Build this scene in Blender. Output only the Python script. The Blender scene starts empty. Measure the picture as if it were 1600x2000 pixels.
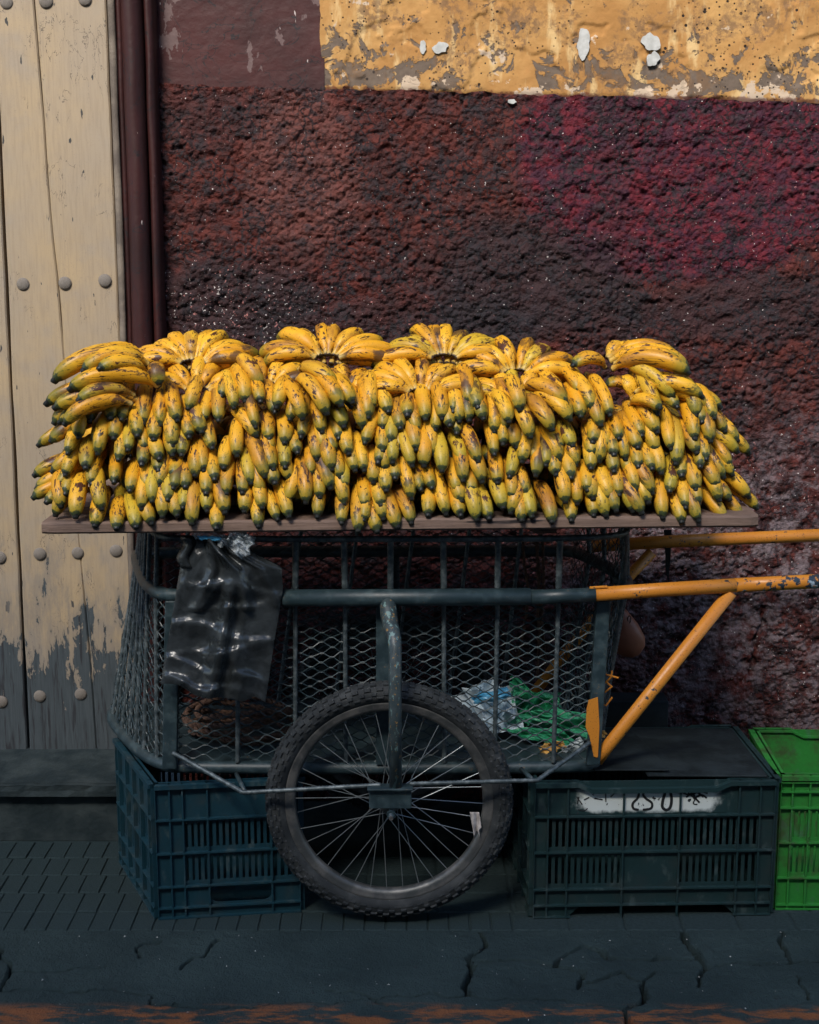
import bpy, math, random
import numpy as np
from mathutils import Vector, Matrix
R = math.radians
random.seed(7); np.random.seed(7)
S = bpy.context.scene
C = S.collection

# ------------------------------------------------------------------ camera, sky, sun, exposure
CAM_Z, PITCH, FPX = 1.75, R(10.5), 2777.0
cd = bpy.data.cameras.new('camera'); cam = bpy.data.objects.new('camera', cd); C.objects.link(cam)
cam.location = (0, 0, CAM_Z); cam.rotation_euler = (R(90) - PITCH, 0, 0)
cd.sensor_fit = 'VERTICAL'; cd.sensor_height = 36.0; cd.lens = 36.0 * FPX / 2000.0
cd.clip_start = 0.05; cd.clip_end = 500
S.camera = cam
SUN_EL, SUN_AZ = R(43), R(-22)            # azimuth measured from straight behind the camera
w = bpy.data.worlds.new('World'); S.world = w; w.use_nodes = True
nt = w.node_tree; nt.nodes.clear()
sky = nt.nodes.new('ShaderNodeTexSky'); sky.sky_type = 'NISHITA'; sky.sun_disc = False; sky.ozone_density = 2.5
sky.sun_elevation = SUN_EL; sky.sun_rotation = R(180) + SUN_AZ * -1
bg = nt.nodes.new('ShaderNodeBackground'); bg.inputs[1].default_value = 0.085
wo = nt.nodes.new('ShaderNodeOutputWorld')
nt.links.new(sky.outputs[0], bg.inputs[0]); nt.links.new(bg.outputs[0], wo.inputs[0])
sl = bpy.data.lights.new('sun', 'SUN'); sl.energy = 1.5; sl.angle = R(22); sl.color = (1.0, 0.94, 0.85)
so = bpy.data.objects.new('sun', sl); C.objects.link(so)
sdir = Vector((math.sin(SUN_AZ) * math.cos(SUN_EL), -math.cos(SUN_AZ) * math.cos(SUN_EL), math.sin(SUN_EL)))
so.rotation_euler = sdir.to_track_quat('Z', 'Y').to_euler(); so.location = (-2, -4, 8)
S.view_settings.view_transform = 'Standard'; S.view_settings.look = 'None'
S.view_settings.exposure = 1.95; S.view_settings.gamma = 1.0; S.view_settings.use_curve_mapping = False
S.render.engine = 'CYCLES'
S.cycles.use_denoising = True
S.cycles.max_bounces = 6; S.cycles.diffuse_bounces = 3; S.cycles.glossy_bounces = 3
S.cycles.transmission_bounces = 4; S.cycles.transparent_max_bounces = 8
S.cycles.sample_clamp_indirect = 4.0

# ------------------------------------------------------------------ helpers
cp, sp = math.cos(PITCH), math.sin(PITCH)
def P(px, py, Y):
    """photo pixel -> the point at depth Y"""
    a = (px - 800) / FPX; b = (1000 - py) / FPX
    d = Vector((a, cp + b * sp, -sp + b * cp)); k = Y / d.y
    return Vector((d.x * k, Y, CAM_Z + d.z * k))
def G(px, py, z=0.0):
    """photo pixel -> the point at height z"""
    a = (px - 800) / FPX; b = (1000 - py) / FPX
    d = Vector((a, cp + b * sp, -sp + b * cp)); k = (z - CAM_Z) / d.z
    return Vector((d.x * k, d.y * k, z))

class MB:
    def __init__(s): s.v = []; s.f = []; s.uv = None
    def add(s, vs, fs):
        o = len(s.v); s.v += [tuple(x) for x in vs]; s.f += [tuple(i + o for i in f) for f in fs]
    def box(s, lo, hi, M=None):
        vs = [Vector((x, y, z)) for x in (lo[0], hi[0]) for y in (lo[1], hi[1]) for z in (lo[2], hi[2])]
        if M: vs = [M @ q for q in vs]
        s.add(vs, [(0, 1, 3, 2), (4, 6, 7, 5), (0, 4, 5, 1), (2, 3, 7, 6), (0, 2, 6, 4), (1, 5, 7, 3)])
    def prism(s, poly, h):
        """poly: list of 3D points, h: extrusion vector"""
        n = len(poly); h = Vector(h); vs = [Vector(p) for p in poly] + [Vector(p) + h for p in poly]
        s.add(vs, [tuple(range(n))[::-1], tuple(range(n, 2 * n))] + [(i, (i + 1) % n, n + (i + 1) % n, n + i) for i in range(n)])
    def tube(s, pts, r, n=8, closed=False, caps=True, phase=0.0):
        pts = [Vector(p) for p in pts]; m = len(pts)
        rs = r if isinstance(r, (list, tuple)) else [r] * m
        T = []
        for i in range(m):
            a = pts[(i - 1) % m] if (closed or i > 0) else pts[i]
            b = pts[(i + 1) % m] if (closed or i < m - 1) else pts[i]
            T.append((b - a).normalized())
        u = T[0].orthogonal().normalized(); vs = []
        if abs(T[0].z) < 0.9: u = (Vector((0, 0, 1)) - T[0] * T[0].z).normalized()
        for i in range(m):
            u = (u - T[i] * u.dot(T[i])).normalized(); w_ = T[i].cross(u)
            for k in range(n):
                a = 2 * math.pi * k / n + phase
                vs.append(pts[i] + (u * math.cos(a) + w_ * math.sin(a)) * rs[i])
        fs = []
        for i in range(m if closed else m - 1):
            j = (i + 1) % m
            for k in range(n):
                fs.append((i * n + k, i * n + (k + 1) % n, j * n + (k + 1) % n, j * n + k))
        if caps and not closed:
            fs.append(tuple(range(n))[::-1]); fs.append(tuple(range((m - 1) * n, m * n)))
        s.add(vs, fs)
    def grid(s, fn, nu, nv):
        vs = [fn(i / nu, j / nv) for j in range(nv + 1) for i in range(nu + 1)]
        s.add(vs, [(j * (nu + 1) + i, j * (nu + 1) + i + 1, (j + 1) * (nu + 1) + i + 1, (j + 1) * (nu + 1) + i) for j in range(nv) for i in range(nu)])
    def mesh(s, name, m=None, smooth=False):
        me = bpy.data.meshes.new(name); me.from_pydata(s.v, [], s.f); me.update()
        if m: me.materials.append(m)
        if smooth: me.polygons.foreach_set('use_smooth', [True] * len(me.polygons))
        return me
    def build(s, name, m, parent=None, smooth=False, bevel=0, kind=None):
        o = bpy.data.objects.new(name, s.mesh(name, m, smooth)); C.objects.link(o)
        if parent: o.parent = parent
        if bevel:
            b = o.modifiers.new('bevel', 'BEVEL'); b.width = bevel; b.segments = 2; b.limit_method = 'ANGLE'; b.angle_limit = R(40)
        if kind: o['kind'] = kind
        return o
def fixn(o):
    import bmesh
    bm = bmesh.new(); bm.from_mesh(o.data); bmesh.ops.recalc_face_normals(bm, faces=bm.faces); bm.to_mesh(o.data); bm.free(); return o
def thing(name, label, cat, loc=(0, 0, 0), group=None):
    o = bpy.data.objects.new(name, None); C.objects.link(o); o.location = loc; o.empty_display_size = 0.05
    return tag(o, label, cat, group)
def tag(o, label, cat, group=None):
    o['label'] = label; o['category'] = cat
    if group: o['group'] = group
    return o
def link_part(name, me, parent, M=None):
    o = bpy.data.objects.new(name, me); C.objects.link(o); o.parent = parent
    if M is not None: o.matrix_world = M
    return o
def grid_mesh(name, X, Y, Z, m):
    nv, nu = X.shape
    me = bpy.data.meshes.new(name); n = nu * nv
    co = np.stack([X, Y, Z], -1).reshape(-1, 3).astype(np.float32)
    idx = np.arange(n).reshape(nv, nu)
    q = np.stack([idx[:-1, :-1], idx[:-1, 1:], idx[1:, 1:], idx[1:, :-1]], -1).reshape(-1, 4).astype(np.int32)
    me.vertices.add(n); me.vertices.foreach_set('co', co.ravel())
    me.loops.add(q.size); me.loops.foreach_set('vertex_index', q.ravel())
    me.polygons.add(len(q)); me.polygons.foreach_set('loop_start', np.arange(0, q.size, 4, dtype=np.int32))
    me.polygons.foreach_set('loop_total', np.full(len(q), 4, dtype=np.int32))
    me.update(calc_edges=True); me.validate()
    me.polygons.foreach_set('use_smooth', np.ones(len(me.polygons), dtype=bool))
    me.materials.append(m); return me
# numpy noise
def _h(i, j, s):
    n = (i.astype(np.int64) * 374761393 + j.astype(np.int64) * 668265263 + s * 1442695041) & 0x7fffffff
    n = ((n ^ (n >> 13)) * 1274126177) & 0x7fffffff
    return ((n ^ (n >> 16)) & 0xffff) / 65535.0
def vn(x, y, s=0):
    i = np.floor(x); j = np.floor(y); fx = x - i; fy = y - j
    fx = fx * fx * (3 - 2 * fx); fy = fy * fy * (3 - 2 * fy)
    a = _h(i, j, s); b = _h(i + 1, j, s); c = _h(i, j + 1, s); d = _h(i + 1, j + 1, s)
    return a + (b - a) * fx + (c - a) * fy + (a - b - c + d) * fx * fy
def fbm(x, y, s=0, o=4):
    t = 0; a = 0.5
    for k in range(o): t = t + a * vn(x * 2 ** k + 17.3 * k, y * 2 ** k - 9.1 * k, s + k); a *= 0.5
    return t / (1 - 0.5 ** o)
def worley(x, y, s=0):
    i = np.floor(x); j = np.floor(y); f1 = np.full(x.shape, 9.0); f2 = np.full(x.shape, 9.0)
    for di in (-1, 0, 1):
        for dj in (-1, 0, 1):
            a = i + di; b = j + dj
            d = np.hypot(a + _h(a, b, s) - x, b + _h(a, b, s + 91) - y)
            f2 = np.minimum(f2, np.maximum(f1, d)); f1 = np.minimum(f1, d)
    return f1, f2
def sstep(a, b, x):
    t = np.clip((x - a) / (b - a), 0, 1); return t * t * (3 - 2 * t)

# ------------------------------------------------------------------ node materials
class N:
    def __init__(s, name, rough=0.7, spec=0.3, metal=0.0):
        s.m = bpy.data.materials.new(name); s.m.use_nodes = True; s.t = s.m.node_tree
        s.b = s.t.nodes['Principled BSDF']; s.b.inputs['Roughness'].default_value = rough
        s.b.inputs['Specular IOR Level'].default_value = spec; s.b.inputs['Metallic'].default_value = metal
        s._tc = None
    def n(s, t): return s.t.nodes.new(t)
    def set(s, sock, v):
        if isinstance(v, bpy.types.NodeSocket): s.t.links.new(v, sock)
        elif isinstance(v, (tuple, list)): sock.default_value = (tuple(v) + (1,)) if (len(v) == 3 and len(sock.default_value) == 4) else v
        else: sock.default_value = v
    @property
    def tc(s):
        if not s._tc: s._tc = s.n('ShaderNodeTexCoord')
        return s._tc
    @property
    def obj(s): return s.tc.outputs['Object']
    @property
    def uv(s): return s.tc.outputs['UV']
    @property
    def rnd(s): return s.n('ShaderNodeObjectInfo').outputs['Random']
    def xyz(s, v):
        q = s.n('ShaderNodeSeparateXYZ'); s.set(q.inputs[0], v); return q.outputs
    def vm(s, op, a, b):
        q = s.n('ShaderNodeVectorMath'); q.operation = op; s.set(q.inputs[0], a); s.set(q.inputs[1], b); return q.outputs[0]
    def mt(s, op, a, b=0.0, c=None, clamp=False):
        q = s.n('ShaderNodeMath'); q.operation = op; q.use_clamp = clamp; s.set(q.inputs[0], a); s.set(q.inputs[1], b)
        if c is not None: s.set(q.inputs[2], c)
        return q.outputs[0]
    def noise(s, scale, detail=4, rough=0.55, vec=None, dist=0.0):
        q = s.n('ShaderNodeTexNoise'); q.inputs['Scale'].default_value = scale; q.inputs['Detail'].default_value = detail
        q.inputs['Roughness'].default_value = rough; q.inputs['Distortion'].default_value = dist
        s.set(q.inputs['Vector'], vec if vec is not None else s.obj); return q.outputs['Fac']
    def n_col(s, scale):
        q = s.n('ShaderNodeTexNoise'); q.inputs['Scale'].default_value = scale; q.inputs['Detail'].default_value = 3; s.set(q.inputs['Vector'], s.obj); return q.outputs['Color']
    def voro(s, scale, vec=None, feat='F1', rnd=1.0):
        q = s.n('ShaderNodeTexVoronoi'); q.feature = feat; q.inputs['Scale'].default_value = scale; q.inputs['Randomness'].default_value = rnd
        s.set(q.inputs['Vector'], vec if vec is not None else s.obj); return q.outputs['Distance']
    def st(s, x, a, b):     # smooth threshold a..b -> 0..1
        q = s.n('ShaderNodeMapRange'); q.interpolation_type = 'SMOOTHSTEP'; s.set(q.inputs[0], x)
        s.set(q.inputs[1], a); s.set(q.inputs[2], b); return q.outputs[0]
    def mix(s, f, a, b):
        q = s.n('ShaderNodeMix'); q.data_type = 'RGBA'; s.set(q.inputs[0], f); s.set(q.inputs[6], a); s.set(q.inputs[7], b); return q.outputs[2]
    def col(s, c): s.set(s.b.inputs['Base Color'], c); return s
    def rough(s, r): s.set(s.b.inputs['Roughness'], r); return s
    def bump(s, h, strength=0.5, dist=0.01):
        q = s.n('ShaderNodeBump'); q.inputs['Strength'].default_value = strength; q.inputs['Distance'].default_value = dist
        s.set(q.inputs['Height'], h); s.t.links.new(q.outputs[0], s.b.inputs['Normal']); return s
    def blob(s, x, z, rx, rz, nz=None, amt=0.5, lo=1.0, hi=0.55):
        """soft patch round (x, z) on a wall, edge broken up by noise"""
        o = s.xyz(s.obj)
        a = s.mt('DIVIDE', s.mt('SUBTRACT', o[0], x), rx); b = s.mt('DIVIDE', s.mt('SUBTRACT', o[2], z), rz)
        d = s.mt('SQRT', s.mt('ADD', s.mt('MULTIPLY', a, a), s.mt('MULTIPLY', b, b)))
        if nz is not None: d = s.mt('ADD', d, s.mt('MULTIPLY', s.mt('SUBTRACT', nz, 0.5), amt))
        return s.st(d, lo, hi)

YW, YD = 4.36, 4.30      # wall plane, door plane

def m_paint_metal():
    k = N('dark_painted_steel', 0.42, 0.5)
    n1 = k.noise(28, 6, .6); n2 = k.noise(160, 3)
    c = k.mix(k.st(n1, .42, .68), (.015, .030, .036), (.038, .064, .072))
    c = k.mix(k.st(k.mt('ADD', n2, k.mt('MULTIPLY', n1, .6)), .98, 1.05), c, (.11, .085, .06))
    k.col(c).rough(k.mt('ADD', .3, k.mt('MULTIPLY', n1, .35))).bump(n2, .25, .002); return k.m
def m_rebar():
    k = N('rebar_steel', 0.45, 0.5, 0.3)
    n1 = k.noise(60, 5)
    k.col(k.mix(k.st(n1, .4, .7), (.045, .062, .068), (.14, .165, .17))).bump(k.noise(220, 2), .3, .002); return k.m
def m_orange():
    k = N('orange_enamel', 0.36, 0.5)
    n = k.noise(55, 5, .6); n2 = k.noise(9, 4); n3 = k.noise(230, 2)
    c = k.mix(n2, (.50, .17, .018), (.62, .25, .03))
    c = k.mix(k.st(n3, .60, .70), c, (.30, .10, .02))
    chip = k.st(k.mt('ADD', n, k.mt('MULTIPLY', n2, .35)), .82, .845)
    c = k.mix(chip, c, (.02, .03, .04))
    k.col(c).rough(k.mt('ADD', .28, k.mt('MULTIPLY', n, .3))).bump(k.mt('SUBTRACT', 1.0, chip), .4, .002); return k.m
def m_orange_worn():
    k = N('chipped_orange_enamel', 0.38, 0.5)
    n = k.noise(26, 6, .65); n2 = k.noise(9, 4)
    c = k.mix(n2, (.50, .17, .018), (.62, .25, .03))
    chip = k.st(n, .53, .55); pale = k.st(k.noise(24, 4), .6, .62)
    c = k.mix(chip, c, k.mix(pale, (.02, .035, .05), (.28, .36, .42)))
    k.col(c).bump(k.mt('SUBTRACT', 1.0, chip), .4, .002); return k.m
def m_banana():
    k = N('banana_skin', 0.47, 0.35)
    r = k.rnd; r2 = k.mt('FRACT', k.mt('MULTIPLY', r, 37.77)); r3 = k.mt('FRACT', k.mt('MULTIPLY', r, 91.3))
    off = k.n('ShaderNodeCombineXYZ'); k.set(off.inputs[0], k.mt('MULTIPLY', r, 40)); k.set(off.inputs[1], k.mt('MULTIPLY', r2, 23)); k.set(off.inputs[2], k.mt('MULTIPLY', r3, 17))
    vec = k.vm('ADD', k.obj, off.outputs[0])
    el = k.vm('MULTIPLY', vec, (.28, 1, 1)); el2 = k.vm('MULTIPLY', vec, (.10, 1, 1))
    u = k.xyz(k.uv)[0]
    big = k.noise(14, 3, .5, vec)
    base = k.mix(r2, (.78, .42, .026), (.66, .29, .010))
    base = k.mix(k.st(big, .45, .75), base, (.62, .28, .012))
    base = k.mix(k.mt('MULTIPLY', k.st(r3, .86, .95), .55), base, (.42, .36, .03))
    # dry brownish wash, a few fingers much riper than the others
    ripe = k.mt('MULTIPLY', k.st(r, .40, .95), k.st(k.noise(22, 5, .6, el), .42, .62))
    base = k.mix(k.mt('MULTIPLY', ripe, .8), base, (.30, .12, .022))
    thr = k.mt('SUBTRACT', .625, k.mt('MULTIPLY', r, .065))
    s1 = k.noise(95, 5, .62, el); sp1 = k.st(s1, thr, k.mt('ADD', thr, .03))
    base = k.mix(sp1, base, (.055, .022, .010))
    s2 = k.noise(240, 3, .6, vec); base = k.mix(k.mt('MULTIPLY', k.st(s2, .63, .67), .85), base, (.11, .042, .013))
    ln = k.mt('ABSOLUTE', k.mt('SUBTRACT', k.noise(62, 3, .5, el2), .5))
    lm = k.mt('MULTIPLY', k.st(ln, .020, .007), k.st(k.noise(26, 3, .5, vec), .46, .54))
    base = k.mix(k.mt('MULTIPLY', lm, .9), base, (.03, .014, .008))
    br = k.mt('MULTIPLY', k.st(k.noise(34, 6, .66, k.vm('MULTIPLY', vec, (.45, 1, 1))), .575, .61), k.st(r3, .05, .5))
    base = k.mix(br, base, (.075, .026, .012))
    pt = k.mt('MULTIPLY', k.st(r2, .80, .92), k.st(k.noise(20, 5, .6, k.vm('MULTIPLY', vec, (.5, 1, 1))), .50, .58))
    base = k.mix(k.mt('MULTIPLY', pt, .85), base, (.045, .024, .016))
    # tip and neck
    uu = k.mt('ADD', u, k.mt('MULTIPLY', k.mt('SUBTRACT', k.noise(70, 4, .55, vec), .5), .13))
    base = k.mix(k.mt('MULTIPLY', k.st(uu, .72, .90), .75), base, (.22, .20, .022))
    base = k.mix(k.st(uu, .905, .925), base, (.042, .055, .020))
    base = k.mix(k.st(uu, .945, .960), base, (.013, .014, .012))
    base = k.mix(k.mt('MULTIPLY', k.st(uu, .16, .03), .7), base, (.50, .36, .10))
    base = k.mix(k.st(uu, .035, .01), base, (.05, .03, .016))
    k.col(base).rough(k.mt('ADD', .33, k.mt('MULTIPLY', big, .2))).bump(k.noise(60, 4, .6, el), .12, .004)
    k.b.inputs['Subsurface Weight'].default_value = 0.0
    return k.m
def m_crown():
    k = N('banana_crown', 0.8, 0.2); n = k.noise(60, 5)
    k.col(k.mix(k.st(n, .4, .65), (.012, .010, .008), (.10, .07, .035))).bump(n, .8, .006); return k.m
def m_door():
    k = N('peeling_door_paint', 0.6, 0.3)
    o = k.xyz(k.obj); z = o[2]
    gr = k.vm('MULTIPLY', k.obj, (1, 1, .07)); gr2 = k.vm('MULTIPLY', k.obj, (1, 1, .28))
    n1 = k.noise(3.2, 5, .6); fib = k.noise(150, 4, .6, gr)
    paint = k.mix(k.st(n1, .35, .7), (.33, .265, .19), (.39, .29, .172))
    paint = k.mix(k.mt('MULTIPLY', k.st(k.noise(9, 5), .5, .7), .5), paint, (.29, .25, .205))
    paint = k.mix(k.mt('MULTIPLY', k.st(fib, .42, .66), .38), paint, (.25, .19, .13))
    paint = k.mix(k.mt('MULTIPLY', k.st(k.noise(260, 2), .60, .70), .6), paint, (.26, .2, .15))
    ck = k.mt('ABSOLUTE', k.mt('SUBTRACT', k.noise(24, 5, .6, k.vm('MULTIPLY', k.obj, (1, 1, .35)), .6), .5))
    paint = k.mix(k.mt('MULTIPLY', k.mt('MULTIPLY', k.st(ck, .008, .001), k.st(k.noise(5, 2), .50, .56)), .85), paint, (.06, .05, .045))
    sc = k.st(k.noise(46, 3, .5, gr2), .695, .71)
    paint = k.mix(sc, paint, (.05, .048, .046))
    wood = k.mix(fib, (.022, .032, .038), (.085, .10, .108))
    wood = k.mix(k.st(k.noise(60, 4, .6, gr), .52, .62), wood, (.028, .03, .034))
    pn = k.mt('ADD', k.mt('MULTIPLY', k.noise(19, 9, .68, k.vm('MULTIPLY', k.obj, (1, 1, .30)), .3), 2.3), k.mt('MULTIPLY', z, -1.5))
    peel = k.st(pn, .33, .355)
    paint = k.mix(k.mt('MULTIPLY', k.st(pn, -.15, .33), .6), paint, (.19, .17, .15))
    c = k.mix(peel, paint, wood)
    h = k.mt('ADD', k.mt('MULTIPLY', k.mt('SUBTRACT', 1.0, peel), .8), k.mt('MULTIPLY', fib, k.mt('ADD', .12, k.mt('MULTIPLY', peel, .5))))
    k.col(c).rough(k.mt('ADD', .55, k.mt('MULTIPLY', peel, .25))).bump(h, .5, .003); return k.m
def m_dado():
    k = N('maroon_rough_plaster', 0.72, 0.3)
    n1 = k.noise(4, 6, .62); n2 = k.noise(30, 5, .65); n3 = k.noise(110, 3, .6)
    c = k.mix(k.st(n2, .36, .62), (.030, .008, .008), (.090, .017, .012))
    pk = P(590, 320, YW); c = k.mix(k.mt('MULTIPLY', k.blob(pk.x, pk.z, .22, .32, n1, 1.2), .5), c, (.15, .055, .046))
    mg = P(1345, 300, YW); c = k.mix(k.mt('MULTIPLY', k.blob(mg.x, mg.z, .56, .40, n1, .35, 1.02, .86), .85), c, k.mix(k.st(n2, .4, .6), (.040, .006, .020), (.115, .007, .018)))
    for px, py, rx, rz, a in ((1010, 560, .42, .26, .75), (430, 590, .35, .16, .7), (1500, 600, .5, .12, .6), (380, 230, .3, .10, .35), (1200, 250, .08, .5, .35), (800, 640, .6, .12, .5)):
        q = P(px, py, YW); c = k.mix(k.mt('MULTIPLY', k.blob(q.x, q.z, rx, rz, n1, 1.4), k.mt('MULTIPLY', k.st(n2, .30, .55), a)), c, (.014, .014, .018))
    c = k.mix(k.mt('MULTIPLY', k.st(k.noise(17, 5, .65), .52, .62), .7), c, (.022, .016, .020))
    wv = k.vm('ADD', k.obj, k.vm('MULTIPLY', k.n_col(18), (.05, .05, .05)))
    ck = k.mt('MULTIPLY', k.st(k.voro(34, wv, 'DISTANCE_TO_EDGE'), .13, .03), k.st(k.noise(9, 4), .40, .56))
    c = k.mix(k.mt('MULTIPLY', ck, .8), c, (.010, .010, .013))
    # bare mauve-grey plaster where the paint has gone, mostly low down
    lg = P(1480, 1180, YW); lo = k.blob(lg.x, lg.z, .95, .75, n1, .9, 1.0, .3)
    bare = k.mt('MULTIPLY', lo, k.st(k.noise(21, 6, .7), .43, .60))
    c = k.mix(k.mt('MULTIPLY', bare, .85), c, k.mix(n3, (.10, .072, .080), (.24, .19, .20)))
    # flakes down to the pink and white coats
    fq = P(420, 610, YW); fl = k.mt('MULTIPLY', k.blob(fq.x, fq.z, .50, .22, n1, 1.0, 1.0, .2), .06)
    thr = k.mt('SUBTRACT', .70, k.mt('ADD', fl, k.mt('MULTIPLY', lo, .025)))
    c = k.mix(k.st(k.noise(70, 4, .6), thr, k.mt('ADD', thr, .015)), c, (.34, .14, .13))
    c = k.mix(k.st(k.noise(100, 3, .55), k.mt('ADD', thr, .012), k.mt('ADD', thr, .03)), c, (.55, .50, .48))
    k.col(c).rough(k.mt('ADD', .5, k.mt('MULTIPLY', n2, .4))).bump(k.mt('ADD', n3, k.mt('MULTIPLY', k.noise(45, 5, .6), 1.5)), .8, .010); return k.m
def m_maroon_smooth(name, dark=1.0, flake=.61):
    k = N(name, 0.55, 0.35)
    n1 = k.noise(5, 5); n2 = k.noise(60, 4)
    c = k.mix(k.st(n1, .3, .7), (.042 * dark, .012 * dark, .012 * dark), (.075 * dark, .017 * dark, .016 * dark))
    ck = k.mt('ABSOLUTE', k.mt('SUBTRACT', k.noise(7, 4, .55, None, 1.2), .5))
    c = k.mix(k.mt('MULTIPLY', k.st(ck, .009, .002), .9), c, (.010, .008, .010))
    c = k.mix(k.st(k.noise(13, 5, .6, k.vm('MULTIPLY', k.obj, (1, 1, .6))), flake, flake + .015), c, (.12, .075, .072))
    c = k.mix(k.st(k.noise(52, 4, .6, k.vm('MULTIPLY', k.obj, (1, 1, .35))), .715, .73), c, (.45, .38, .36))
    k.col(c).bump(k.mt('ADD', n2, k.noise(14, 4)), .3, .004); return k.m
def m_ochre():
    k = N('ochre_old_plaster', 0.8, 0.2)
    o = k.xyz(k.obj)
    a = P(628, 178, YW); b = P(1600, 200, YW); sl_ = (b.z - a.z) / (b.x - a.x)
    h = k.mt('SUBTRACT', o[2], k.mt('ADD', a.z - sl_ * a.x, k.mt('MULTIPLY', o[0], sl_)))   # height above the paint line
    n1 = k.noise(5, 6, .62); n2 = k.noise(20, 6, .65); n3 = k.noise(120, 3); dr = k.noise(14, 5, .6, k.vm('MULTIPLY', k.obj, (1, 1, .25)))
    c = k.mix(k.st(n1, .38, .64), (.37, .185, .058), (.49, .28, .10))
    c = k.mix(k.st(dr, .54, .66), c, (.60, .41, .19))
    c = k.mix(k.mt('MULTIPLY', k.st(n2, .52, .66), .55), c, (.40, .19, .06))
    band = k.mt('MULTIPLY', k.st(h, .0, .03), k.st(h, .24, .05))
    pe = k.mt('ADD', k.noise(12, 8, .68, None, .5), k.mt('MULTIPLY', band, .105))
    peel = k.st(pe, .60, .625)
    c = k.mix(peel, c, k.mix(k.noise(40, 4), (.075, .055, .045), (.20, .15, .11)))
    mo = k.mt('MULTIPLY', k.st(k.noise(7, 6, .68, None, .3), .52, .62), k.st(k.noise(55, 5, .7), .42, .56))
    c = k.mix(k.mt('MULTIPLY', mo, .75), c, (.17, .10, .055))
    wn = k.st(k.mt('ADD', k.noise(15, 6, .6), k.mt('MULTIPLY', k.st(h, .10, .0), .14)), .655, .68)
    c = k.mix(wn, c, (.52, .40, .29))
    pit = k.mt('MULTIPLY', k.st(k.voro(62), .20, .13), k.st(n1, .42, .56))
    pit2 = k.mt('MULTIPLY', k.st(k.voro(31), .16, .10), k.st(k.noise(6, 3), .46, .56))
    pits = k.mt('MAXIMUM', pit, pit2)
    c = k.mix(pits, c, (.025, .018, .015))
    edge = k.st(k.mt('ADD', h, k.mt('MULTIPLY', k.mt('SUBTRACT', n2, .5), .06)), .012, .004)
    c = k.mix(k.mt('MULTIPLY', edge, .7), c, (.10, .022, .022))
    hh = k.mt('ADD', k.mt('ADD', k.mt('MULTIPLY', n3, .25), k.mt('MULTIPLY', n2, .5)), k.mt('MULTIPLY', k.mt('MAXIMUM', peel, pits), -.8))
    k.col(c).bump(hh, .6, .006); return k.m
def m_concrete():
    k = N('worn_concrete', 0.85, 0.25)
    n1 = k.noise(3, 6, .6); n2 = k.noise(40, 5, .65); n3 = k.noise(240, 2)
    c = k.mix(k.st(n1, .35, .68), (.013, .026, .028), (.028, .048, .049))
    c = k.mix(k.mt('MULTIPLY', n3, .5), c, (.020, .034, .034))
    c = k.mix(k.st(n2, .64, .72), c, (.02, .025, .028))
    c = k.mix(k.st(k.noise(90, 3), .735, .75), c, (.22, .22, .21))
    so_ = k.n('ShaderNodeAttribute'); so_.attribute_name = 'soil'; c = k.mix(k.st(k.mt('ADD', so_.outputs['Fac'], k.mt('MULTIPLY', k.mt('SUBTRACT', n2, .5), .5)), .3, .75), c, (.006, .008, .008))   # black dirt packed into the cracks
    o = k.xyz(k.obj)
    pm = k.mt('MULTIPLY', k.st(o[1], 3.10, 3.055), k.st(k.noise(10, 6, .7, k.vm('MULTIPLY', k.obj, (.5, 1.6, 1))), .47, .58))
    c = k.mix(k.mt('MULTIPLY', pm, .75), c, (.26, .085, .025))
    k.col(c).bump(k.mt('ADD', n3, k.mt('MULTIPLY', n2, 2)), .9, .006); return k.m
def m_plain(name, c1, c2, rough=.7, spec=.3, sc=12, bump=.3, metal=0.0):
    k = N(name, rough, spec, metal); n = k.noise(sc, 5, .6); n2 = k.noise(sc * 8, 3)
    k.col(k.mix(k.st(n, .35, .68), c1, c2)).bump(n2, bump, .003); return k.m
def m_crate(name, c1, c2, dirt, amt=.6):
    k = N(name, 0.5, 0.4); n = k.noise(10, 6, .65); n2 = k.noise(120, 3); n3 = k.noise(30, 5, .6, k.vm('MULTIPLY', k.obj, (1, 1, .5)))
    c = k.mix(n2, c1, c2); c = k.mix(k.mt('MULTIPLY', k.st(n, .48, .66), amt), c, dirt)
    c = k.mix(k.mt('MULTIPLY', k.st(n3, .56, .70), .38), c, (.08, .11, .11))
    k.col(c).rough(k.mt('ADD', .4, k.mt('MULTIPLY', n, .35))).bump(n2, .15, .002); return k.m
def m_board():
    k = N('weathered_board', 0.75, 0.25)
    g = k.vm('MULTIPLY', k.obj, (.06, 1, 1)); f = k.noise(110, 5, .65, g); n = k.noise(6, 4)
    c = k.mix(f, (.085, .056, .044), (.27, .18, .135)); c = k.mix(k.mt('MULTIPLY', k.st(n, .45, .7), .7), c, (.09, .062, .052))
    c = k.mix(k.st(k.noise(50, 4, .6, g), .60, .66), c, (.025, .02, .02))
    k.col(c).bump(f, .6, .004); return k.m
def m_spray():
    k = N('sprayed_white_label', 0.6, 0.3); u = k.xyz(k.uv)
    ex = k.mt('MULTIPLY', k.st(u[0], -.02, .2), k.st(u[0], 1.02, .8)); ez = k.mt('MULTIPLY', k.st(u[1], -.12, .4), k.st(u[1], 1.25, .8))
    n = k.noise(30, 5, .65); f = k.mt('ADD', k.mt('MULTIPLY', ex, ez), k.mt('MULTIPLY', k.mt('SUBTRACT', n, .5), 1.0))
    c = k.mix(k.st(f, .12, .6), (.010, .030, .032), (.55, .60, .58))
    c = k.mix(k.st(k.noise(85, 4, .6, k.vm('MULTIPLY', k.obj, (1, 1, .6))), .64, .67), c, (.018, .025, .028))
    k.col(c); return k.m
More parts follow.
